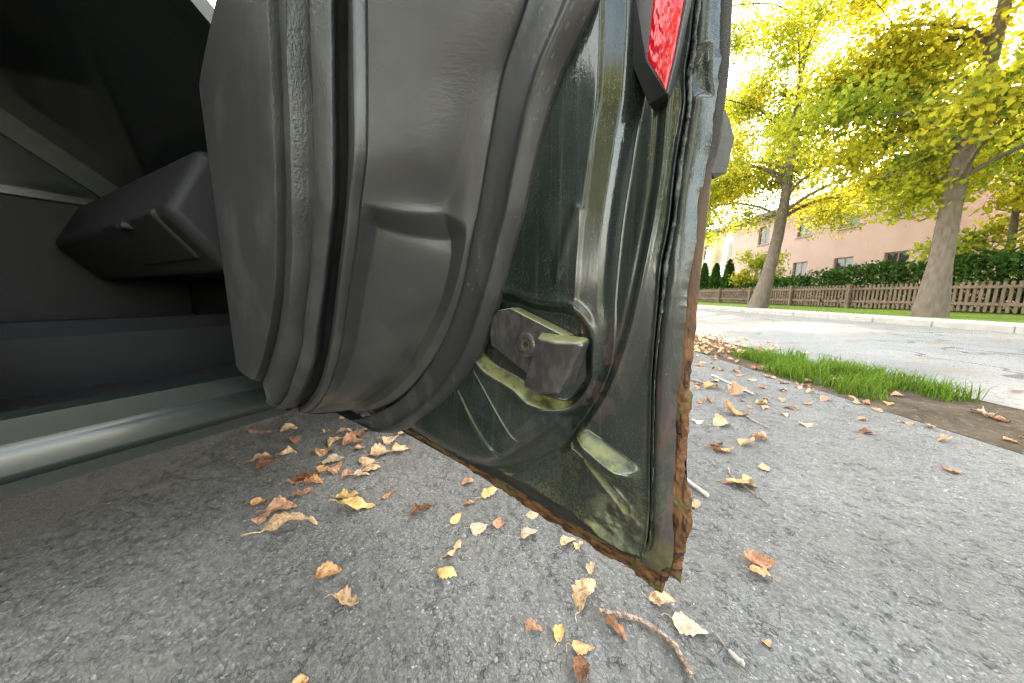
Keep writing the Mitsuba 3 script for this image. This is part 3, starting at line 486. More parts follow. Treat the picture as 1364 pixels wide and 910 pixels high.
G[..., 2] += 0.0012 * (npfbm(G * [30, 12, 20], 2, 6) - 0.5)
part('seal', surf(G), 'rubber', door, smooth=True, label='dusty black rubber seal curving round the trim')

# ---- pressed inner steel: a relief over (u, v)
def polydist(P, C, closed=False):
    """distance and sign (left of the curve positive) of points to a polyline"""
    C = np.asarray(C, float)[:, :2]; best = np.full(len(P), 9.0); sg = np.ones(len(P)); at = np.zeros(len(P)); s0 = 0
    segs = zip(C, np.roll(C, -1, 0)) if closed else zip(C[:-1], C[1:])
    for a, b in segs:
        d = b - a; L = np.hypot(*d)
        if L < 1e-9: continue
        tt = np.clip(((P - a) @ d) / L**2, 0, 1); r = P - a - tt[:, None] * d; e = np.hypot(r[:, 0], r[:, 1]); m = e < best - 1e-9
        best[m] = e[m]; sg[m] = np.sign(d[0] * (P[m, 1] - a[1]) - d[1] * (P[m, 0] - a[0])); at[m] = s0 + tt[m] * L; s0 += L
    return best, sg, at
def inside(P, poly):
    P, q = np.asarray(P), np.asarray(poly)[:, :2]; c = np.zeros(len(P), bool)
    for a, b in zip(q, np.roll(q, -1, 0)):
        if a[1] == b[1]: continue
        m = (a[1] > P[:, 1]) != (b[1] > P[:, 1]); c ^= m & (P[:, 0] < (b[0] - a[0]) * (P[:, 1] - a[1]) / (b[1] - a[1]) + a[0])
    return c
def sst(a, b, x): k = np.clip((x - a) / (b - a), 0, 1); return k * k * (3 - 2 * k)
def dense(c, n=200): return smooth_curve(np.asarray(c, float), n)
K_, Rg_, Cx_ = dense(CV['K'][:15], 160), dense(ext(CV['Rg']), 240), dense(ext(CV['Cx']), 200)
K_up = ext(CV['K'][:15])
lip = CV['K'][15:]
kv = PchipInterpolator(np.unique(K_up[::-1, 1]), K_up[::-1][np.unique(K_up[::-1, 1], return_index=True)[1], 0])
lu = PchipInterpolator(np.r_[0.0, lip[:, 0], 1.0], np.r_[lip[0, 1], lip[:, 1], 0.034])
nu, nv = 380, 620
a = np.linspace(0, 1, nu) ** 1.15; b = np.linspace(0, 1, nv) ** 1.1
A_, B_ = np.meshgrid(a, b, indexing='ij')
U = 0.03 + A_ * 0.50; 
for _ in range(3):
    Vv = lu(U) + B_ * (TOPV - lu(U)); U = kv(np.clip(Vv, 0.0316, TOPV)) + A_ * (0.55 - 0.03)
PT = np.stack([U.ravel(), Vv.ravel()], 1)
dR, sR, aR = polydist(PT, Rg_); sdR = dR * sR           # Rg runs downwards then towards the hinge: its left side is ... fixed below
probe = polydist(np.array([[0.2, 0.45]]), Rg_); sdR *= probe[1][0]
dC, sC, aC = polydist(PT, Cx_); sdC = dC * sC * polydist(np.array([[0.04, 0.3]]), Cx_)[1][0]
dK, sK, aK = polydist(PT, K_up)
t = np.full(len(PT), -0.031)
upness = sst(0.15, 0.35, PT[:, 1])
plate = np.clip((sdR + 0.012) / 0.046, 0, 1); soft = np.sin(plate * np.pi / 2) ** 1.25
hard = sum(np.interp(sdR + o, [-0.012, -0.0035, 0.0, 0.021, 0.024], [0, 0.58, 0.76, 0.93, 1.0]) for o in (-0.0012, 0, 0.0012)) / 3
t += 0.031 * (soft * (1 - upness) + hard * upness)
t += 0.0035 * sst(-0.03, -0.004, sdC) * upness * (sdR < 0.0)
t += 0.0080 * sst(-0.0045, 0.0045, sdC) * np.maximum(sst(0.10, 0.15, PT[:, 1]), sst(0.15, 0.10, PT[:, 0])) - 0.0012 * np.exp(-((sdC + 0.006) / 0.003) ** 2) + 0.0018 * np.exp(-((sdC - 0.006) / 0.0025) ** 2) - 0.003 * sst(0.008, 0.03, sdC)
# gentle waviness of the upright pressings
t += 0.0035 * (npfbm(np.stack([PT[:, 0] * 14, PT[:, 1] * 5, PT[:, 0] * 0], 1), 3, 2) - 0.5)
# the plate's lower belly
t += 0.018 * np.exp(-((PT[:, 0] - 0.25) / 0.11) ** 2 - ((PT[:, 1] - 0.12) / 0.07) ** 2) * sst(0, 0.02, sdR)
# a long shallow fold above the guide block, dent
dD, _, _ = polydist(PT, dense(CV['dent'], 20)); t += 0.0016 * np.exp(-(dD / 0.007) ** 2)
# recess round the guide block
rp = np.vstack([dense(np.vstack([CV['recess'], CV['recess'][:1]]), 140)]); dP, _, _ = polydist(PT, rp); sdP = np.where(inside(PT, rp), dP, -dP)
t += -0.015 * sst(-0.003, 0.011, sdP) + 0.0022 * np.exp(-((sdP + 0.005) / 0.005) ** 2)
for nm, h, wd in (('rib1', 0.0034, 0.0038), ('rib2', 0.0016, 0.0016)):
    dd, _, _ = polydist(PT, CV[nm]); t += h * np.exp(-(dd / wd) ** 2)
# bump with a lit upper ledge and the crease below it
c0, c1 = CV['bump'][0, :2], CV['bump'][2, :2]; ax = (c1 - c0) / np.linalg.norm(c1 - c0); nrm = np.array([-ax[1], ax[0]]); nrm *= np.sign(nrm[1])
al = (PT - c0) @ ax; ac = (PT - c0) @ nrm; La = np.linalg.norm(c1 - c0)
endm = sst(-0.014, 0.018, al) * sst(La + 0.004, La - 0.030, al)
acw = ac + 0.003 * np.sin(al / La * np.pi)
prof = np.where(acw > -0.004, sst(0.013, -0.008, acw - 0.0), 1 - 0.9 * sst(0.004, 0.034, -acw))
t += 0.0190 * endm * np.clip(prof, 0, 1)
dd, _, _ = polydist(PT, CV['crease']); t -= 0.0045 * np.exp(-(dd / 0.0032) ** 2); t += 0.002 * np.exp(-((dd - 0.006) / 0.003) ** 2)
dd, _, _ = polydist(PT, dense(CV['crease_low'], 30)); t -= 0.002 * np.exp(-(dd / 0.003) ** 2)
# flaking, corroded corner and curled lower lip
fk = CV['flake'][0]; rr = np.hypot(PT[:, 0] - fk[0], (PT[:, 1] - fk[1])); fl = sst(0.042, 0.012, rr)
crum = npfbm(np.stack([PT[:, 0] * 48, PT[:, 1] * 62, PT[:, 0] * 0 + 3], 1), 4, 8)
t += fl * 0.014 * (crum - 0.42)
lipd = PT[:, 1] - lu(PT[:, 0]); t += (0.0030 + 0.007 * npfbm(np.stack([PT[:, 0] * 45, PT[:, 0] * 0, PT[:, 0] * 0], 1), 2, 3) * sst(0.13, 0.09, PT[:, 0]) * sst(0.04, 0.06, PT[:, 0])) * np.exp(-(lipd / 0.006) ** 2)
t += 0.0020 * np.exp(-(dK / 0.003) ** 2) + 0.0010 * (npfbm(np.stack([PT[:, 0] * 200, PT[:, 1] * 120, PT[:, 0] * 0], 1), 2, 11) - 0.5) * np.exp(-(dK / 0.006) ** 2)
lipw = 0.006 * (npfbm(np.stack([PT[:, 0] * 60, PT[:, 0] * 0, PT[:, 0] * 0], 1), 3, 13) - 0.5) * np.exp(-(lipd / 0.006) ** 2)
G = np.stack([PT[:, 0] + 0.0012 * np.exp(-(dK / 0.004) ** 2), PT[:, 1] + lipw, t], 1).reshape(nu, nv, 3)
rim = G[:, :1].copy(); rim[..., 2] -= 0.009; rim[..., 1] += 0.003; G = np.concatenate([rim, G], 1)
rim = G[:1].copy(); rim[..., 2] -= 0.006; rim[..., 0] += 0.001; G = np.concatenate([rim, G], 0)
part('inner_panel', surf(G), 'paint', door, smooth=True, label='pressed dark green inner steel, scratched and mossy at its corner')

# ---- folded flange round the edge, crack, rusty hem
def band(c):
    c = np.asarray(c, float)
    d = (c[0] - c[3]) / (c[0, 1] - c[3, 1]); top = c[0] + d * (TOPV - c[0, 1]) * [0.5, 1, 1]
    return np.vstack([top, c, [[1.0, c[-1, 1] + 0.004, c[-1, 2]]]])
nb = 900
Kb, Gb, Eb = (rows_of(band(CV[k]), nb) for k in ('K', 'Eg', 'E'))
Kb[:, 2] = np.where(Kb[:, 0] > 0.045, -0.047, -0.0365)
w = np.linspace(0, 1, 36)
jag = (npfbm(np.stack([np.arange(nb) * 0.035, np.zeros(nb), np.zeros(nb)], 1), 5, 5) - 0.5) * 0.9
dirn = Eb - Gb; dirn[:, 2] = 0; dirn /= np.linalg.norm(dirn, axis=1, keepdims=True)
inn = Kb - dirn * 0.005; inn[:, 2] -= 0.002                       # runs on a little below the inner steel
G = inn[:, None] * (1 - w)[None, :, None] + Gb[:, None] * w[None, :, None] + dirn[:, None] * (jag * 0.008)[:, None, None] * (w ** 5)[None, :, None]
side = sst(0.02, 0.10, Kb[:, 1])[:, None] * (Kb[:, 0] < 0.06)[:, None]
G[..., 2] += (0.0075 * np.sin(np.pi * w ** 0.8)[None] - 0.003 * np.exp(-((w - 0.13) / 0.05) ** 2)[None]) * (0.35 + 0.65 * side)
Pq = G[..., :2].reshape(-1, 2); pk = CV['pocket']; dp, _, _ = polydist(Pq, pk, True); ins = inside(Pq, pk)
sdp = np.where(ins, dp, -dp).reshape(nb, 36)
G[..., 2] += -0.005 * sst(-0.004, 0.006, sdp)
wob = npfbm(np.stack([G[..., 0] * 30, G[..., 1] * 9, G[..., 0] * 0 + 9], -1), 4, 15) - 0.5
G[..., 2] += 0.005 * wob * np.interp(G[..., 1], [0.25, 0.42], [0.5, 1.0]) * np.sin(np.pi * np.clip(w, 0, 1))[None]
part('hem_flange', surf(G), 'flange_paint', door, smooth=True, label='folded steel flange with rust stains along the door edge')
# rust: torn strip outside the flange
w = np.linspace(0, 1, 24)
j2 = (npfbm(np.stack([np.arange(nb) * 0.055, np.zeros(nb) + 4, np.zeros(nb)], 1), 5, 25) - 0.5) + 0.4 * (npfbm(np.stack([np.arange(nb) * 0.39, np.zeros(nb) + 4, np.zeros(nb)], 1), 2, 26) - 0.5)
low = sst(0.36, 0.2, Eb[:, 1])
Ej = Eb + dirn * (j2 * 0.0085 * (0.05 + 0.95 * low))[:, None]
Gi = Gb - dirn * 0.004
G = Gi[:, None] * (1 - w)[None, :, None] + Ej[:, None] * w[None, :, None]
G[..., 2] += 0.0025 * np.sin(np.pi * w)[None] - 0.001
G[..., 2] += (0.0034 * (npfbm(np.stack([G[..., 0] * 130, G[..., 1] * 60, G[..., 0] * 0], -1), 4, 31) - 0.5) + 0.0011 * np.floor(4.5 * npfbm(np.stack([G[..., 0] * 70, G[..., 1] * 45, G[..., 0] * 0 + 5], -1), 4, 33)) - 0.003) * low[:, None]
back = G[:, ::-1].copy(); back[..., 2] = -0.051 - 0.001 * w[None]
G = np.concatenate([G, back], 1)
part('rusty_hem', surf(G), 'rust', door, smooth=True, label='flaking orange brown rust along the door edge')
# bead of cracked sealer along the fold
cp = Kb[(Kb[:, 1] > 0.03) & (Kb[:, 0] < 0.045)]; ks = np.arange(len(cp))
rad = 0.0011 + 0.0016 * npfbm(np.stack([ks * 0.09, ks * 0, ks * 0], 1), 3, 7); rad = np.where(cp[:, 1] < 0.31, rad * 0.35, rad * 1.25)
cp = cp + np.stack([0.0012 * (npfbm(np.stack([ks * 0.15, ks * 0, ks * 0], 1), 3, 17) - 0.5), ks * 0, ks * 0 + 0.0045], 1)
part('sealer_bead', tube(W(cp), rad, 8), 'sealer', door, smooth=True, label='cracked black sealer along the fold')
# outer skin
ev = np.linspace(0, 1, 40); eu = np.linspace(0, 1, 30)
eb = Eb[(Eb[:, 0] < 0.02) & (Eb[:, 1] > 0.0)]
us = np.interp(ev * TOPV, eb[::-1, 1], eb[::-1, 0])
G = np.zeros((40, 30, 3)); G[..., 0] = (us + 0.001)[:, None] * (1 - eu) + 1.03 * eu; G[..., 1] = (ev * TOPV)[:, None] - 0.012 * (1 - ev[:, None]) * np.sin(np.pi * np.clip(eu * 3, 0, 0.5))[None]
G[..., 2] = -0.0515 - 0.030 * (np.sin(np.pi * np.clip(ev * 0.85 + 0.08, 0, 1)) * 1.0)[:, None] * np.clip(eu * 6, 0, 1)[None] ** 0.6
part('outer_skin', surf(G), 'skin_paint', door, smooth=True)
part('hinge_face', trimesh.convex.convex_hull(W([[1.0, v, t] for v in (0.02, TOPV) for t in (-0.06, 0.0)] + [[1.03, v, t] for v in (0.02, TOPV) for t in (-0.06, 0.0)])), 'skin_paint', door, smooth=False)
# moulding on the outer skin, its end showing past the edge
mo = CV['moulding']; prof = np.vstack([mo, [[0.004, mo[-1, 1] + 0.004, -0.046], [0.004, mo[0, 1] - 0.004, -0.046]]])
far_ = prof.copy(); far_[:, 0] = 0.98; far_[:, 2] -= 0.03
near_ = prof.copy(); near_[:, 0] += np.where(np.arange(len(prof)) == 2, 0.0, 0.0)
part('rub_strip', trimesh.convex.convex_hull(W(np.vstack([near_, far_]))), 'grey_moulding', door, smooth=False, label='grey plastic side moulding ending past the door edge')

# ---- guide block
pl = CV['plate'].copy(); lo_ = pl.copy(); lo_[:, 2] = -0.014
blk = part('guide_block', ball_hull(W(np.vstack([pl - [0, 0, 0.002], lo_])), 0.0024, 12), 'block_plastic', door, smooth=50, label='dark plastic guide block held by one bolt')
pts = np.vstack([CV['block_ft'], CV['block_fb'], CV['block_bt'], CV['block_bb']]); pts[:, 2] -= 0.002
pts[1, 2] += 0.002; pts[4, 2] += 0.002
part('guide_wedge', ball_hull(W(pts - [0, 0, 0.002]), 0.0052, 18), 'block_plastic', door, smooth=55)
bc = CV['bolt'][0]
def disc_ring(c, r0, r1, h, n=36, rad=None):
    th = np.arange(n) * 2 * np.pi / n; pr = np.array([[r0, 0], [r0, h], [r0 + (r1 - r0) * 0.25, h * 1.15], [r1 - (r1 - r0) * 0.3, h], [r1, h * 0.4], [r1, -0.004]])
    G = np.zeros((n + 1, len(pr), 3))
    for i in range(n + 1): G[i, :, 0] = c[0] + pr[:, 0] * math.cos(2 * math.pi * i / n); G[i, :, 1] = c[1] + pr[:, 0] * math.sin(2 * math.pi * i / n); G[i, :, 2] = c[2] + pr[:, 1]
    return surf(G)
bolt = part('bolt', disc_ring(bc, 0.0080, 0.0160, 0.0024), 'block_plastic', door)
star = [(math.cos(k * math.pi / 6) * (0.0050 if k % 2 == 0 else 0.0034), math.sin(k * math.pi / 6) * (0.0050 if k % 2 == 0 else 0.0034)) for k in range(12)]
head = Polygon([(0.0082 * math.cos(k), 0.0082 * math.sin(k)) for k in np.arange(0, 6.28, 0.2)], [star])
hm = trimesh.creation.extrude_polygon(head, 0.003, engine='earcut'); hv = hm.vertices; part('bolt_head', tm(W(np.stack([bc[0] + hv[:, 0], bc[1] + hv[:, 1], bc[2] - 0.0025 + hv[:, 2]], 1)), hm.faces), 'bolt_steel', door, smooth=False)
sm = trimesh.creation.extrude_polygon(Polygon(star).buffer(0.0008), 0.001, engine='earcut'); sv = sm.vertices; part('bolt_socket', tm(W(np.stack([bc[0] + sv[:, 0], bc[1] + sv[:, 1], bc[2] - 0.002 + sv[:, 2]], 1)), sm.faces), 'black_plastic', door, smooth=False)

# ---- red reflector in its dark housing, running up the shut face
ho, le = CV['housing'].copy(), CV['lens'].copy()
hb = ho.copy(); hb[:, 2] = -0.034
hf = le.copy(); hc = hf.mean(0); hf[:, :2] = hc[:2] + (hf[:, :2] - hc[:2]) * [1.10, 1.03]; hf[:, 2] = -0.006
ref = part('reflector_housing', ball_hull(W(np.vstack([hb, ho, hf])), 0.0012, 8), 'black_plastic', door, smooth=50)
lb = le.copy(); lb[:, 2] = -0.008; lf = le.copy(); lf[:, 2] = -0.0028; ce = lf.mean(0)
lin = lf.copy(); lin[:, :2] = ce[:2] + (lf[:, :2] - ce[:2]) * [0.55, 0.93]; lin[:, 2] = 0.0002
part('red_lens', trimesh.convex.convex_hull(W(np.vstack([lb, lf, lin]))), 'red_lens', door, smooth=30, label='bright red reflector lens')
# ------------------------------------------------------------------ the car the door belongs to (its open doorway is on the left)
HG = (DO + 1.06 * DU)[:2]; ang = math.radians(76); CR = math.cos(ang) * -DU[:2] + math.sin(ang) * DN[:2]; CL = np.array([CR[1], -CR[0]])
if CL[0] > 0: CL = -CL
def CARW(v):
    v = np.array(v, float); v[:, 2] = np.where(v[:, 2] > 0.3, 0.3 + (v[:, 2] - 0.3) * 1.17, v[:, 2]); return np.concatenate([HG + v[:, :1] * CR + v[:, 1:2] * CL, v[:, 2:3]], 1)
def car_mesh(m):
    v = CARW(np.asarray(m.vertices) - [0.10, 0, 0]); f = np.asarray(m.faces)
    return tm(v, f[:, ::-1]) if np.linalg.det(np.array([[CR[0], CL[0], 0], [CR[1], CL[1], 0], [0, 0, 1]])) < 0 else tm(v, f)
def side_shape():
    body = Polygon([(-1.15, 0.30), (-1.22, 0.45), (-1.2, 0.66), (-1.0, 0.80), (-0.05, 0.93), (0.62, 1.40), (0.95, 1.46), (2.1, 1.45), (2.7, 1.25), (3.05, 0.95), (3.1, 0.5), (3.0, 0.28)])
    body = body.difference(Point(-0.62, 0.29).buffer(0.335, 24)).difference(Point(2.15, 0.29).buffer(0.335, 24))
    return body.buffer(-0.02).buffer(0.04).buffer(-0.02)
front_open = Polygon([(0.05, 0.42), (0.0, 0.60), (0.06, 0.93), (0.66, 1.35), (1.02, 1.40), (1.06, 0.60), (1.0, 0.42)]).buffer(0.03)
front_glass = Polygon([(0.14, 0.96), (0.68, 1.34), (1.0, 1.38), (1.04, 0.97)]); rear_glass = Polygon([(1.18, 0.97), (1.15, 1.38), (2.05, 1.37), (2.55, 1.18), (2.6, 0.99)])
def panel(poly, b0, b1):
    m = trimesh.creation.extrude_polygon(poly, b1 - b0, engine='earcut'); v = m.vertices
    return tm(np.stack([v[:, 0], v[:, 2] + b0, v[:, 1]], 1), m.faces[:, ::-1])
part('body_side', car_mesh(panel(side_shape().difference(front_open).difference(rear_glass), 0.0, 0.07)), 'skin_paint', car, smooth=30)
part('body_side', car_mesh(panel(side_shape().difference(front_glass).difference(rear_glass), 1.53, 1.60)), 'skin_paint', car, smooth=30)
part('window', car_mesh(panel(rear_glass.buffer(0.012), 0.03, 0.036)), 'tinted_glass', car, smooth=False)
part('window', car_mesh(panel(rear_glass.buffer(0.012), 1.56, 1.566)), 'tinted_glass', car, smooth=False)
part('window', car_mesh(panel(front_glass.buffer(0.012), 1.56, 1.566)), 'tinted_glass', car, smooth=False)
def across(pts, b0=0.066, b1=1.534, th=0.03):
    p = np.asarray(pts, float); ms = []
    for q0, q1 in zip(p[:-1], p[1:]):
        d = (q1 - q0) / np.linalg.norm(q1 - q0); nn = np.array([d[1], -d[0]]) * th
        ms.append(trimesh.convex.convex_hull(np.array([[q[0] + o[0], b, q[1] + o[1]] for q in (q0, q1) for o in ((0, 0), nn) for b in (b0, b1)])))
    return cat(ms)
part('bonnet', car_mesh(across([(-1.2, 0.5), (-1.18, 0.66), (-1.0, 0.79), (-0.08, 0.92)])), 'skin_paint', car, smooth=False)
part('windscreen', car_mesh(across([(-0.09, 0.905), (0.63, 1.40)], th=0.006)), 'tinted_glass', car, smooth=False)
part('roof', car_mesh(across([(0.61, 1.385), (0.95, 1.445), (2.1, 1.435), (2.68, 1.235)])), 'skin_paint', car, smooth=False)
part('tailgate', car_mesh(across([(2.69, 1.23), (3.03, 0.94), (3.08, 0.5), (2.98, 0.3)])), 'skin_paint', car, smooth=False)
part('sill', car_mesh(cat([ball_hull([[x, b, z] for x in (-0.2, 1.72) for b, z in ((0.0, 0.312), (0.004, 0.335), (0.03, 0.352), (0.12, 0.352), (0.12, 0.305))], 0.018, 16), box((-0.2, 0.018, 0.262), (1.72, 0.024, 0.296))])), 'skin_paint', car, smooth=50, label='dark green sill under the doorway')
part('sill_cover', car_mesh(box((0.08, 0.045, 0.371), (1.0, 0.128, 0.379), 0.003)), 'interior_plastic', car, smooth=False)
part('floor', car_mesh(box((-1.1, 0.142, 0.30), (3.0, 1.5, 0.315))), 'carpet', car, smooth=False)
part('bulkhead', car_mesh(box((-0.18, 0.074, 0.272), (-0.12, 1.526, 0.90))), 'carpet', car, smooth=False)
part('kick_panel', car_mesh(box((-0.118, 0.072, 0.30), (0.05, 0.10, 0.60), 0.01)), 'interior_plastic', car, smooth=False)
part('dashboard', car_mesh(ball_hull([[x, b, z] for b in (0.19, 1.41) for x, z in ((-0.03, 0.66), (0.22, 0.66), (0.31, 0.76), (0.24, 0.88), (-0.03, 0.89))], 0.03, 20)), 'interior_plastic', car, smooth=40)
part('glovebox_lid', car_mesh(ball_hull([[0.345 - 0.9 * (0.76 - z) * (z < 0.76), b, z] for b in (0.24, 0.66) for z in (0.672, 0.755)], 0.012, 12)), 'interior_plastic', car, smooth=40)
part('glovebox_latch', car_mesh(box((0.335, 0.42, 0.735), (0.362, 0.48, 0.752), 0.004)), 'black_plastic', car, smooth=False)
op_ = np.array(front_open.buffer(0.012).exterior.coords); part('doorway_seal', car_mesh(tube(np.stack([op_[::-1, 0], op_[:, 0] * 0 + 0.012, op_[::-1, 1]], 1), 0.011, 8, cap=False)), 'rubber', car, smooth=True)
part('seat_belt', car_mesh(box((1.03, 0.078, 0.40), (1.075, 0.082, 1.25))), 'black_plastic', car, smooth=False)
part('far_door_panel', car_mesh(box((-0.1, 1.49, 0.30), (1.1, 1.527, 0.93), 0.01)), 'interior_plastic', car, smooth=False)
part('tunnel', car_mesh(box((-0.10, 0.70, 0.272), (1.3, 0.92, 0.50), 0.04)), 'interior_plastic', car, smooth=False)
for o in (0.14, 0.96):
    s = part('seat', car_mesh(ball_hull([[x, b, z] for x in (0.68, 1.12) for b in (o + 0.06, o + 0.46) for z in (0.40, 0.50)], 0.06, 16)), 'seat_cloth', car, smooth=False)
    part('backrest', car_mesh(trimesh.convex.convex_hull(np.array([[x + k, b, z] for b in (o + 0.02, o + 0.50) for (x, z) in ((1.14, 0.5), (1.42, 1.12)) for k in (0, 0.16)]))), 'seat_cloth', s, smooth=False)
    part('headrest', car_mesh(box((1.44, o + 0.14, 1.13), (1.55, o + 0.38, 1.30), 0.03)), 'seat_cloth', s, smooth=False)
def wheel(a_, b_):
    prof = np.array([[0.0, -0.09], [0.20, -0.09], [0.27, -0.085], [0.295, -0.06], [0.30, 0.0], [0.295, 0.06], [0.27, 0.085], [0.20, 0.09], [0.0, 0.09]])
    m = trimesh.creation.revolve(prof, sections=36); v = m.vertices; m = tm(np.stack([v[:, 0] + a_, v[:, 2] + b_, v[:, 1] + 0.30], 1), m.faces[:, ::-1])
    k = part('wheel', car_mesh(m), 'tyre_rubber', car); prof = np.array([[0.0, 0], [0.05, 0.004], [0.19, 0.0], [0.195, 0.01], [0.0, 0.012]])
    m = trimesh.creation.revolve(prof, sections=30); v = m.vertices; s = -1 if b_ < 0.8 else 1
    part('rim', car_mesh(tm(np.stack([v[:, 0] + a_, b_ + s * (0.092 + v[:, 2]), v[:, 1] + 0.30], 1), m.faces)), 'alloy', k)
for a_ in (-0.62, 2.15):
    for b_ in (0.11, 1.49): wheel(a_, b_)
for z in (0.45, 0.85): part('hinge', car_mesh(box((0.02, -0.06, z), (0.13, 0.004, z + 0.06), 0.008)), 'skin_paint', car, smooth=False)
part('check_strap', car_mesh(box((0.10, -0.16, 0.62), (0.13, 0.0, 0.64))), 'bolt_steel', car, smooth=False)

# ------------------------------------------------------------------ fallen leaves
def leaf_tex(p, n, uv):
    x, y = uv.x, uv.y
    mid = smoothstep(0.025, 0.0, dr.abs(y))
    side = smoothstep(0.80, 0.97, dr.abs(2 * ((x * 7 - dr.abs(y) * 7) - dr.floor(x * 7 - dr.abs(y) * 7)) - 1))
    m = fbm(p.x * 120, p.y * 120, p.z * 120, 4); sp = smoothstep(0.60, 0.70, fbm(p.x * 210 + 5, p.y * 210, 0.0, 3))
    return mid, side, m, sp
def leaf_mat(name, a, b, spot):
    def col(p, n, uv):
        mid, side, m, sp = leaf_tex(p, n, uv)
        c = mix(a, b, smoothstep(0.3, 0.7, m)); c = mix(c, spot, sp * 0.65); c = mix(c, mi.Color3f(b) * 1.25, mid * 0.5); return mix(c, mi.Color3f(a) * 0.75, side * 0.25)
    def bmp(p, n, uv):
        mid, side, m, sp = leaf_tex(p, n, uv); return 0.5 * mid + 0.3 * side + 0.6 * m
    M(name, two(bump(proc(bmp, 5e-4), princ(proc(col), 0.62, specular=0.35), 0.0012)))
leaf_mat('leaf_tan', (0.44, 0.27, 0.14), (0.60, 0.42, 0.25), (0.20, 0.10, 0.05))
leaf_mat('leaf_brown', (0.31, 0.145, 0.080), (0.46, 0.26, 0.155), (0.10, 0.045, 0.02))
leaf_mat('leaf_orange', (0.40, 0.185, 0.070), (0.54, 0.31, 0.145), (0.20, 0.08, 0.02))
leaf_mat('leaf_gold', (0.48, 0.29, 0.085), (0.60, 0.42, 0.19), (0.30, 0.17, 0.03))
leaf_mat('leaf_dark', (0.10, 0.045, 0.025), (0.22, 0.10, 0.05), (0.04, 0.02, 0.012))
leaf_mat('leaf_pale', (0.42, 0.30, 0.20), (0.54, 0.41, 0.29), (0.32, 0.22, 0.14))
MATS = {'t': 'leaf_tan', 'b': 'leaf_brown', 'o': 'leaf_orange', 'y': 'leaf_gold', 'd': 'leaf_dark', 'p': 'leaf_pale'}
def leaf_mesh(L, rng, curl=0.5, wid=0.8, nx=13, ny=9, crumple=1.0):
    """one dry leaf: toothed ovate blade, creased along its midrib, edges curled, with its stalk"""
    curl = curl * 0.85; s = np.linspace(0, 1, nx); r = np.linspace(-1, 1, ny); S, R = np.meshgrid(s, r, indexing='ij')
    half = 0.5 * wid * np.sin(np.pi * S ** 0.72) ** 0.8 * (1 - 0.25 * S) * (1 + 0.10 * np.where(np.arange(nx) % 2, 1, -1)[:, None] * (np.abs(R) > 0.9)); half[0] = 0.004; half[-1] = 0.004
    if rng.random() < 0.35: half *= np.where(R > 0, 1 - 0.5 * np.exp(-((S - rng.uniform(0.4, 0.8)) / 0.12) ** 2), 1)
    x, y = (S - 0.5) * L, R * half * L
    ca = curl * rng.uniform(-1.6, 1.6); cb = curl * rng.uniform(0.4, 2.2) * rng.choice([-1, 1, 1]); fold = curl * rng.uniform(-0.2, 0.9)
    z = cb * y**2 / L * 2.0 + fold * np.abs(y) * 0.7 + ca * x**2 / L * 1.1 + curl * rng.normal() * 1.4 * x * y / L
    ph = rng.random(3) * 6
    z += crumple * L * 0.05 * (np.sin(x / L * 9 + ph[0]) * np.sin(y / L * 11 + ph[1]) + 0.6 * np.sin(x / L * 17 + y / L * 13 + ph[2]))
    tipb = np.clip(np.abs(R) - 0.6, 0, 1) * curl * rng.uniform(0, 0.5); z += tipb * L * 0.5
    v = np.stack([x, y * (1 - 0.25 * np.abs(R) * curl), z], -1).reshape(-1, 3); f = grid_faces(nx, ny); uv = np.stack([S, R * 0.5], -1).reshape(-1, 2)
    st = tube(smooth_curve([[-0.5 * L, 0, z[0, ny // 2]], [-0.66 * L, 0.05 * L, z[0, ny // 2] + 0.02 * L], [-0.8 * L, 0.12 * L * rng.normal(), z[0, ny // 2]]], 5), np.full(5, 0.012 * L), 4)
    o = len(v); V = np.vstack([v, st.vertices]); Fc = np.vstack([f, st.faces + o]); UV = np.vstack([uv, np.tile([[0.3, 0.2]], (len(st.vertices), 1))])
    return V, Fc, UV
from scipy.interpolate import RegularGridInterpolator
ground_at = RegularGridInterpolator((gx, gy), Z, bounds_error=False, fill_value=0.0)
def put_leaf(label, x, y, L, kind, yaw, curl=0.5, tilt=0.0, wid=0.8, group=None, lift=0.0, seed=0, nx=13, ny=9, key='leaf'):
    rng = np.random.default_rng(seed); V, Fc, UV = leaf_mesh(L, rng, curl, wid, nx, ny)
    tx, ty = tilt * rng.normal(), tilt * rng.normal()
    Rm = trimesh.transformations.euler_matrix(tx, ty, yaw, 'sxyz')[:3, :3]; V = V @ Rm.T
    nb_ = nx * ny; V[:, 0] += x; V[:, 1] += y
    g = ground_at(np.clip(V[:, :2], [gx[0], gy[0]], [gx[-1], gy[-1]]))
    V[:, 2] += np.max(np.sort((g - V[:, 2])[:nb_])[-3:-2]) + 0.0006 + lift
    st = V[nb_:]; st[:, 2] = np.maximum(st[:, 2], g[nb_:] + 0.0008)
    return tag(key, tm(V, Fc), MATS[kind], label, 'leaf', group, smooth=True, uv=UV)
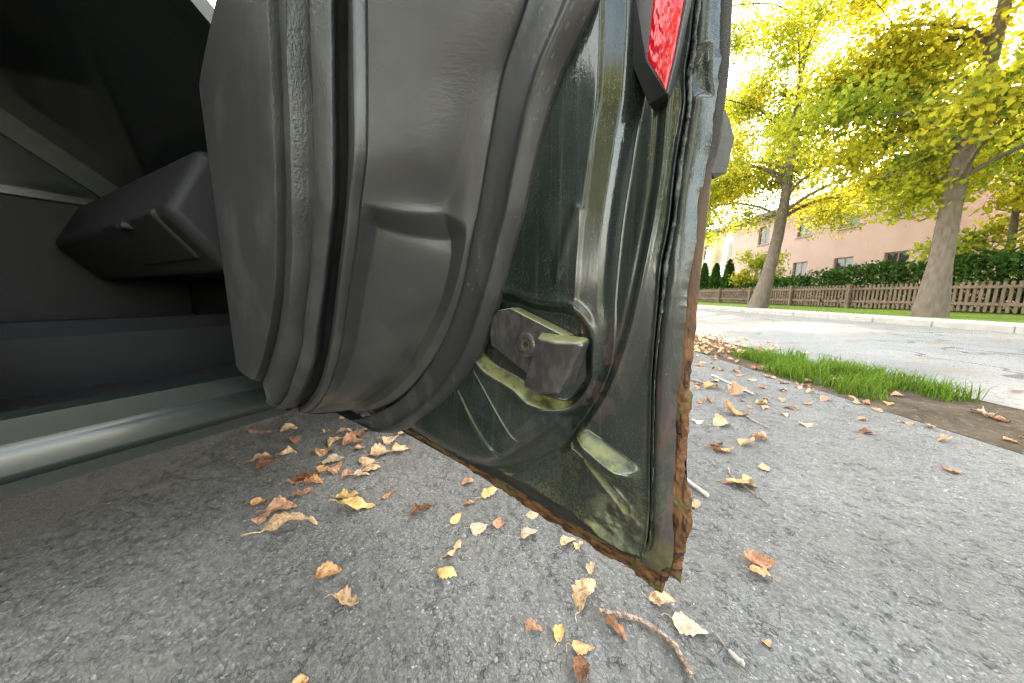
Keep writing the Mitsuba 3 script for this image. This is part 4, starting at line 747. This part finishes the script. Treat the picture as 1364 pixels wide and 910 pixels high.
LEAVES = [   # label, x, y, length, colour kind, yaw, curl, tilt, width, group
    ('small brown leaf at the left edge below the trim panel', -1.1279, 1.3376, 0.0873, 'b', 0.3, 0.5, 0.27, 0.7, 'brown leaf scatter below the trim panel'),
    ('tan leaf lying just above a brown one at the upper left of the scatter', -1.0312, 1.3773, 0.0747, 't', 0.2, 0.5, 0.19, 0.8, 'brown leaf scatter below the trim panel'),
    ('brown leaf just below a tan one at the upper left of the scatter', -0.928, 1.2573, 0.0721, 'b', 2.7, 0.6, 0.29, 0.7, 'brown leaf scatter below the trim panel'),
    ('tan leaf standing alone over the dark curled leaf in the left scatter', -0.8645, 1.1438, 0.0628, 't', 1.2, 0.6, 0.17, 0.8, 'brown leaf scatter below the trim panel'),
    ('tan leaf at the left edge resting against a darker curled leaf', -0.9386, 1.1046, 0.0761, 't', 0.1, 0.5, 0.25, 0.7, 'brown leaf scatter below the trim panel'),
    ('dark red brown curled leaf at the left edge of the scatter', -0.884, 1.0628, 0.0764, 'd', 0.5, 0.7, 0.2, 0.7, 'brown leaf scatter below the trim panel'),
    ('pale tan leaf tucked highest under the trim panel at the left', -1.2578, 1.6143, 0.0868, 't', 0.4, 0.4, 0.23, 0.7, 'brown leaf scatter below the trim panel'),
    ('tiny upright tan leaf by itself in the middle of the scatter', -0.8454, 1.3611, 0.0443, 't', 1.5, 0.6, 0.13, 0.6, 'brown leaf scatter below the trim panel'),
    ('tan leaf closest under the trim panel end, upper of two', -0.8574, 1.5406, 0.0748, 't', 2.0, 0.4, 0.15, 0.8, 'brown leaf scatter below the trim panel'),
    ('tan leaf with raised tip left of a brown folded leaf in the scatter', -0.7542, 1.3376, 0.0654, 't', 0.3, 0.5, 0.24, 0.8, 'brown leaf scatter below the trim panel'),
    ('brown folded leaf left of centre under the seal', -0.6892, 1.3147, 0.0716, 'b', 2.8, 0.5, 0.12, 0.8, 'brown leaf scatter below the trim panel'),
    ('tan leaf peeping out directly under the rubber seal', -0.6504, 1.3692, 0.0817, 't', 0.1, 0.4, 0.17, 0.7, 'brown leaf scatter below the trim panel'),
    ('dark red brown folded leaf in the middle of the scatter', -0.6605, 1.237, 0.0845, 'b', 0.4, 0.7, 0.19, 0.7, 'brown leaf scatter below the trim panel'),
    ('tan leaf above the pinkish leaf in the middle of the scatter', -0.7356, 1.237, 0.0676, 't', 1.0, 0.5, 0.21, 0.8, 'brown leaf scatter below the trim panel'),
    ('pinkish brown leaf at the left of the middle scatter cluster', -0.7415, 1.1673, 0.0673, 'b', 0.7, 0.5, 0.18, 0.8, 'brown leaf scatter below the trim panel'),
    ('pale round leaf in the middle of the scatter cluster', -0.6708, 1.1046, 0.0761, 'p', 0.3, 0.3, 0.15, 0.95, 'brown leaf scatter below the trim panel'),
    ('small orange leaf under the pale round leaf of the scatter', -0.6712, 1.0479, 0.0493, 'o', 0.2, 0.5, 0.22, 0.8, 'brown leaf scatter below the trim panel'),
    ('brown curled leaf right of the small orange leaf in the scatter', -0.6202, 1.0333, 0.0572, 'b', 0.6, 0.7, 0.27, 0.8, 'brown leaf scatter below the trim panel'),
    ('small brown leaf between two pale ones at the bottom of the scatter', -0.5634, 1.0053, 0.0475, 'b', 0.3, 0.5, 0.19, 0.8, 'brown leaf scatter below the trim panel'),
    ('pale leaf lowest in the middle of the scatter', -0.5148, 1.0007, 0.0528, 'p', 0.5, 0.4, 0.17, 0.9, 'brown leaf scatter below the trim panel'),
    ('lower tan leaf of two overlapping ones right of the scatter middle', -0.4999, 1.043, 0.0664, 't', 0.2, 0.4, 0.13, 0.9, 'brown leaf scatter below the trim panel'),
    ('upper tan leaf of two overlapping ones right of the scatter middle', -0.5395, 1.0886, 0.0661, 't', 2.9, 0.4, 0.16, 0.9, 'brown leaf scatter below the trim panel'),
    ('wide tan leaf of the light cluster at the right of the scatter', -0.5083, 1.1554, 0.0857, 't', 0.2, 0.6, 0.28, 0.8, 'brown leaf scatter below the trim panel'),
    ('tan leaf above the light cluster at the right of the scatter', -0.5143, 1.2642, 0.069, 't', 0.3, 0.4, 0.14, 0.9, 'brown leaf scatter below the trim panel'),
    ('rightmost tan leaf of the light cluster under the seal', -0.4432, 1.1794, 0.0712, 't', 0.6, 0.5, 0.25, 0.7, 'brown leaf scatter below the trim panel'),
    ('small brown leaf under the red brown folded one in the scatter', -0.6138, 1.198, 0.0492, 'b', 1.2, 0.6, 0.2, 0.8, 'brown leaf scatter below the trim panel'),
    ('tan leaf farthest right in the scatter under the green steel', -0.4781, 1.3376, 0.0654, 't', 0.4, 0.5, 0.24, 0.8, 'brown leaf scatter below the trim panel'),
    ('dark brown curled leaf lying beside an orange one left of the yellow pair', -0.6938, 0.983, 0.082, 'd', 0.6, 0.9, 0.27, 0.8, None),
    ('orange leaf against the dark curled leaf left of the yellow pair', -0.6552, 0.9615, 0.0589, 'o', 0.2, 0.6, 0.21, 0.8, None),
    ('small red brown leaf just left of the dark curled leaf under the trim panel', -0.7147, 0.9615, 0.0509, 'b', 0.3, 0.5, 0.2, 0.8, None),
    ('narrow red brown leaf above the large crumpled tan leaf', -0.6487, 0.9021, 0.0607, 'b', 0.5, 0.6, 0.23, 0.7, None),
    ('orange tan leaf at the left edge level with the yellow pair', -0.7538, 0.8661, 0.0536, 'o', 0.5, 0.4, 0.17, 0.75, None),
    ('red brown leaf touching the large crumpled tan leaf on its upper left', -0.6618, 0.8261, 0.0747, 'b', 0.6, 0.4, 0.15, 0.8, None),
    ('brown leaf at the left edge beside the red brown leaf', -0.6937, 0.7924, 0.0495, 'b', 1.0, 0.5, 0.16, 0.8, None),
    ('largest crumpled tan leaf at the left side of the asphalt', -0.5738, 0.7421, 0.123, 't', 0.75, 0.55, 0.27, 0.7, None),
    ('upper yellow leaf of the yellow pair on the left asphalt', -0.5052, 0.8874, 0.0648, 'y', 0.2, 0.5, 0.14, 0.8, None),
    ('lower and wider yellow leaf of the yellow pair on the left asphalt', -0.4518, 0.8391, 0.0995, 'y', 0.15, 0.6, 0.13, 0.6, None),
    ('upright red brown leaf between the yellow pair and the door', -0.384, 0.9021, 0.0557, 'b', 1.1, 0.7, 0.28, 0.65, None),
    ('dark brown tightly curled leaf in the middle of the asphalt', -0.2556, 0.8198, 0.0649, 'd', 0.4, 1.0, 0.28, 0.6, None),
    ('yellowish folded leaf left of the pale round leaf', -0.1536, 0.7894, 0.0493, 'y', 1.1, 0.9, 0.26, 0.6, None),
    ('pale round flat leaf below the rusty door edge', -0.0861, 0.7582, 0.0519, 'p', 0.3, 0.15, 0.13, 1.0, None),
    ('round brown leaf just right of the pale round leaf', -0.0347, 0.7749, 0.0419, 'b', 1.4, 0.25, 0.17, 0.85, None),
    ('small brown leaf peeping out under the rusty hem', -0.1439, 0.9615, 0.0482, 'b', 0.4, 0.5, 0.24, 0.8, None),
    ('tiny curled brown leaf below the hem left of the bright yellow leaf', -0.1273, 0.8558, 0.0362, 'b', 0.3, 0.8, 0.25, 0.7, None),
    ('bright yellow curled leaf close under the rusty hem', -0.0656, 0.9021, 0.0658, 'y', 0.7, 0.6, 0.17, 0.6, None),
    ('upper tan leaf of two touching leaves in the middle asphalt', -0.1351, 0.7044, 0.0344, 't', 1.4, 0.8, 0.15, 0.7, None),
    ('lower tan leaf of two touching leaves in the middle asphalt', -0.148, 0.6744, 0.039, 't', 0.9, 0.5, 0.14, 0.7, None),
    ('orange tan curled leaf alone on the lower left asphalt', -0.4097, 0.6206, 0.0544, 'o', 0.3, 0.7, 0.26, 0.8, None),
    ('folded golden leaf alone in the lower middle asphalt', -0.1449, 0.6149, 0.0486, 'y', -0.3, 1.0, 0.22, 0.8, None),
    ('crumpled tan leaf lowest on the left asphalt', -0.3349, 0.5513, 0.0557, 't', -0.2, 0.8, 0.16, 0.8, None),
    ('squarish pale tan leaf right of the round brown leaf', 0.0446, 0.7317, 0.0482, 'p', 0.4, 0.25, 0.16, 0.95, None),
    ('tan leaf half under the rusty hem with a smaller one beside it', 0.142, 0.7117, 0.045, 't', 0.5, 0.5, 0.17, 0.8, None),
    ('smaller leaf half under the rusty hem right of the tan one', 0.1678, 0.6996, 0.0362, 't', 0.9, 0.5, 0.19, 0.7, None),
    ('tan leaf mostly hidden by the rusty hem', 0.0617, 0.8105, 0.0459, 't', 0.2, 0.4, 0.13, 0.8, None),
    ('small crumpled leaf above the big orange tan leaf', 0.1809, 0.6324, 0.0406, 't', 1.3, 0.9, 0.22, 0.7, None),
    ('big orange tan leaf with curled tip below the door corner', 0.1499, 0.564, 0.0701, 't', 0.9, 0.5, 0.24, 0.85, None),
    ('tan leaf directly under the lowest tip of the door', 0.3015, 0.5544, 0.0527, 't', -0.5, 0.55, 0.27, 0.75, None),
    ('large pale orange flat leaf right of the curved twig', 0.3348, 0.5075, 0.061, 'p', -0.5, 0.3, 0.13, 0.8, None),
    ('brown curled leaf lying against the curved twig', 0.1927, 0.5007, 0.0453, 'b', -0.8, 0.8, 0.21, 0.7, None),
    ('brown curled leaf left of the small yellow leaf at the bottom', 0.0405, 0.5007, 0.0423, 'b', -0.6, 0.9, 0.17, 0.6, None),
    ('small yellow leaf standing on edge near the bottom', 0.0874, 0.4968, 0.033, 'y', 1.2, 0.6, 0.18, 0.75, None),
    ('orange tan leaf overlapping a grey one at the bottom edge', 0.1259, 0.4705, 0.043, 'o', 0.1, 0.7, 0.14, 0.6, None),
    ('greyish brown pointed leaf at the bottom edge', 0.1151, 0.4388, 0.0486, 'd', 1.3, 0.5, 0.16, 0.65, None),
    ('orange leaf cut by the bottom border on the left', -0.3399, 0.4213, 0.0261, 'o', 0.2, 0.4, 0.19, 0.8, None),
    ('orange leaf pierced by a thin twig right of the door', 0.7534, 0.9532, 0.0904, 'o', -0.3, 0.6, 0.26, 0.8, None),
    ('small yellow leaf on top of the pierced orange leaf', 0.7887, 0.9743, 0.0434, 'y', 0.5, 0.5, 0.12, 0.7, None),
    ('tan leaf at the right above the pierced orange leaf', 0.9033, 1.0528, 0.0524, 't', 1.2, 0.4, 0.18, 0.7, None),
    ('vivid orange leaf right of the door edge halfway to the grass', 0.8405, 1.1733, 0.0773, 'o', -0.2, 0.6, 0.26, 0.75, None),
    ('dark curled leaf touching the vivid orange leaf', 0.8418, 1.2172, 0.0666, 'd', 0.3, 0.8, 0.23, 0.6, None),
    ('upper brown leaf of the curled pair right of the door corner', 0.5688, 0.6486, 0.0716, 'b', -0.1, 0.9, 0.33, 0.75, None),
    ('lower orange leaf of the curled pair right of the door corner', 0.555, 0.6112, 0.0537, 'o', -0.2, 0.9, 0.15, 0.6, None),
    ('brown leaf close beside the door edge under the pale stick', 0.549, 0.8592, 0.0484, 'b', 0.6, 0.5, 0.23, 0.7, None),
    ('small brown leaf far right near the bottom', 0.4584, 0.4802, 0.0233, 'b', 0.4, 0.5, 0.21, 0.7, None),
    ('tan crumpled leaf right of the vivid orange leaf', 0.9779, 1.2303, 0.0807, 't', 0.3, 0.7, 0.3, 0.7, None),
    ('brown rolled leaf at the right above the tan crumpled leaf', 1.0628, 1.2712, 0.0694, 'b', -0.2, 0.8, 0.16, 0.6, None),
    ('orange brown leaf in the litter beside the thin twig', 1.1596, 1.5714, 0.1269, 'o', -0.3, 0.8, 0.36, 0.7, None),
    ('pale tan leaf in the litter left of the orange brown leaf', 1.0081, 1.4367, 0.0933, 't', 0.2, 0.5, 0.25, 0.8, None),
    ('brown curled leaf in the litter below the grass', 1.4191, 1.8966, 0.13, 'b', 0.2, 0.7, 0.21, 0.7, None),
    ('orange leaf in the litter close to the door edge below the grass', 1.3362, 2.041, 0.1194, 'o', 0.3, 0.7, 0.13, 0.7, None),
    ('small golden leaf at the right in the litter below the grass', 1.4391, 1.732, 0.0649, 'y', 0.4, 0.6, 0.3, 0.7, None),
    ('pale leaf touching the door edge in the litter', 0.9087, 1.4637, 0.0633, 'p', 0.3, 0.4, 0.19, 0.8, None),
]
for i, (label, x, y, L, kind, yaw, curl, tilt, wid, group) in enumerate(LEAVES): put_leaf(label, x, y, L, kind, yaw, curl, tilt, wid, group, seed=1000 + i)
# litter along the verge and the pavement to the right
rng = np.random.default_rng(77); kinds = 'ttbbbbodpdb'; nlit = 0
LIT = []
while len(LIT) < 222:
    x, y = rng.uniform(0.75, 2.75), rng.uniform(0.4, 4.6)
    dens = np.exp(-((x - 1.85) / 0.45) ** 2) * (1.0 if y > 1.4 else 0.35) + 0.10
    if x > 2.15 and y < 3.2: dens = 0.35 * dens if y > 1.7 else 0.75
    if y < 1.15 and x < 1.5: continue
    if rng.random() > dens: continue
    if any((x - a) ** 2 + (y - b) ** 2 < 0.03 ** 2 for a, b in LIT): continue
    LIT.append((x, y))
for i, (x, y) in enumerate(LIT):
    put_leaf('small dry leaf in the litter along the grass right of the open door', x, y, rng.uniform(0.045, 0.075), kinds[rng.integers(0, len(kinds))], rng.uniform(0, 6.28), rng.uniform(0.3, 0.9), rng.uniform(0.0, 0.35), rng.uniform(0.6, 0.95), 'dry leaf litter along the verge', seed=3000 + i, nx=9, ny=7, lift=0.004 if x > 2 else 0.0)
vs, fs, us, o = [], [], [], 0
for i in range(900):        # the thick far litter, past counting
    x, y = rng.normal(2.25, 0.42), rng.uniform(3.2, 8.5)
    if x > 3.2 or x < 0.9: continue
    V, Fc, UV = leaf_mesh(rng.uniform(0.05, 0.08), rng, 0.6, 0.8, 7, 5); Rm = trimesh.transformations.euler_matrix(rng.normal() * 0.25, rng.normal() * 0.25, rng.uniform(0, 6.28))[:3, :3]
    V = V @ Rm.T; V[:, 2] += 0.012 - V[:, 2].min() * 0.7; V[:, :2] += [x, y]; vs.append(V); fs.append(Fc + o); us.append(UV); o += len(V)
tag('leaf_litter', tm(np.vstack(vs), np.vstack(fs)), 'leaf_tan', 'thick layer of fallen leaves along the road edge', 'leaf litter', kind='stuff', smooth=True, uv=np.vstack(us))

# ------------------------------------------------------------------ twigs and sticks
M('twig_bark', two(bump(proc(lambda p, n, uv: fbm(p.x * 500, p.y * 500, p.z * 500, 3), 5e-4), princ(proc(lambda p, n, uv: mix((0.15, 0.10, 0.075), (0.36, 0.28, 0.22), smoothstep(0.35, 0.65, fbm(p.x * 220, p.y * 220, p.z * 220, 4)))), 0.85, specular=0.2), 0.002)))
M('stick_pale', two(bump(proc(lambda p, n, uv: fbm(p.x * 500, p.y * 500, p.z * 500, 3), 5e-4), princ(proc(lambda p, n, uv: mix((0.30, 0.27, 0.23), (0.52, 0.49, 0.44), fbm(p.x * 120, p.y * 120, p.z * 120, 4))), 0.8, specular=0.2), 0.0015)))
TWIGS = [
    ('long curved knotted twig on the asphalt below the door corner', [(0.1708, 0.533), (0.2052, 0.5257), (0.2406, 0.5157), (0.2701, 0.4929), (0.2863, 0.4705), (0.29, 0.4431), (0.2913, 0.4253)], 0.0042, 0.005, 'twig_bark', True),
    ('pale straight stick poking out behind the door edge', [(0.5824, 0.983), (0.586, 0.9532), (0.5944, 0.9173), (0.5998, 0.8874)], 0.006, 0.0065, 'stick_pale', False),
    ('thin twig piercing the orange leaf right of the door', [(0.7732, 1.0479), (0.7495, 0.983), (0.7532, 0.9135), (0.7613, 0.8558)], 0.003, 0.0018, 'twig_bark', False),
    ('pale thin stick lying in the litter under the grass', [(1.5342, 2.3571), (1.5196, 2.1881), (1.5099, 2.0239), (1.4968, 1.8818)], 0.006, 0.006, 'stick_pale', False),
    ('thin brown twig in the litter touching the door edge', [(1.2891, 2.208), (1.3203, 2.1686), (1.3436, 2.0939)], 0.007, 0.005, 'twig_bark', False),
    ('dark thin twig lying right of the orange brown leaf', [(1.1961, 1.5306), (1.1875, 1.4546), (1.1933, 1.3938)], 0.004, 0.003, 'twig_bark', False),
    ('short dark twig near the bottom right', [(0.3737, 0.4955), (0.3754, 0.4852), (0.3772, 0.4717)], 0.0016, 0.0012, 'twig_bark', False),
    ('short pale broken stick near the bottom right corner', [(0.3787, 0.4622), (0.3819, 0.4519), (0.3896, 0.4431)], 0.0032, 0.0045, 'stick_pale', True),
]
for i, (label, pts, r0, r1, mat, knots) in enumerate(TWIGS):
    rng = np.random.default_rng(500 + i); p = smooth_curve(np.array([[a, b, 0] for a, b in pts]), 44); p[:, :2] += rng.normal(size=(44, 2)) * r0 * 0.12
    r = np.linspace(r0, r1, 44)
    if knots:
        for k in range(3, 42, 5): r[k] *= 1.0 + 0.4 * rng.random()
    p[:, 2] = np.maximum.accumulate(ground_at(np.clip(p[:, :2], [gx[0], gy[0]], [gx[-1], gy[-1]])) * 0 + 0.003) + r * 0.9
    tag('twig', tube(p, r, 8), mat, label, 'twig', smooth=True)

# ------------------------------------------------------------------ grass tufts on the verge
M('grass_blade', {'type': 'principledthin', 'base_color': {'type': 'mesh_attribute', 'name': 'vertex_color'}, 'roughness': 0.5, 'diff_trans': 0.7, 'eta': 1.4})
rng = np.random.default_rng(91); n = 6500
cx, cy = rng.uniform(2.02, 2.78, n), rng.uniform(1.75, 3.10, n)
keep = (npfbm(np.stack([cx * 5, cy * 5, cx * 0], 1), 3, 2) > 0.44) & (cx > 2.05 + 0.12 * np.sin(cy * 5) + np.clip(cy - 2.7, 0, 1) * 0.25); cx, cy = cx[keep], cy[keep]; n = len(cx)
h = rng.uniform(0.05, 0.13, n) * (0.7 + 0.6 * npfbm(np.stack([cx * 6, cy * 6, cx * 0 + 3], 1), 2, 5)); a = rng.uniform(0, 6.28, n); le_ = rng.uniform(0.2, 0.9, n) * h; wd_ = rng.uniform(0.0016, 0.0032, n)
ex, ey = np.cos(a), np.sin(a); base = np.stack([cx, cy, cx * 0 + 0.002], 1); sx = np.stack([-ey, ex, a * 0], 1) * wd_[:, None]; dr_ = np.stack([ex, ey, a * 0], 1)
m1 = base + dr_ * (le_ * 0.35)[:, None] + np.array([0, 0, 1]) * (h * 0.62)[:, None]; tip = base + dr_ * le_[:, None] + np.array([0, 0, 1]) * h[:, None]
V = np.stack([base - sx, base + sx, m1 - sx * 0.8, m1 + sx * 0.8, tip], 1).reshape(-1, 3); i = np.arange(n)[:, None] * 5
Fg = np.vstack([i + [0, 1, 3], i + [0, 3, 2], i + [2, 3, 4]])
cg = np.array([[0.085, 0.17, 0.025]]) * rng.uniform(0.6, 1.4, (n, 1)) + rng.uniform(0, 0.04, (n, 1)) * np.array([[1.5, 0.8, 0]])
tag('grass', tm(V, Fg), 'grass_blade', 'fresh green grass growing on the verge right of the door edge', 'grass', kind='stuff', smooth=False, color=np.repeat(cg, 5, axis=0))
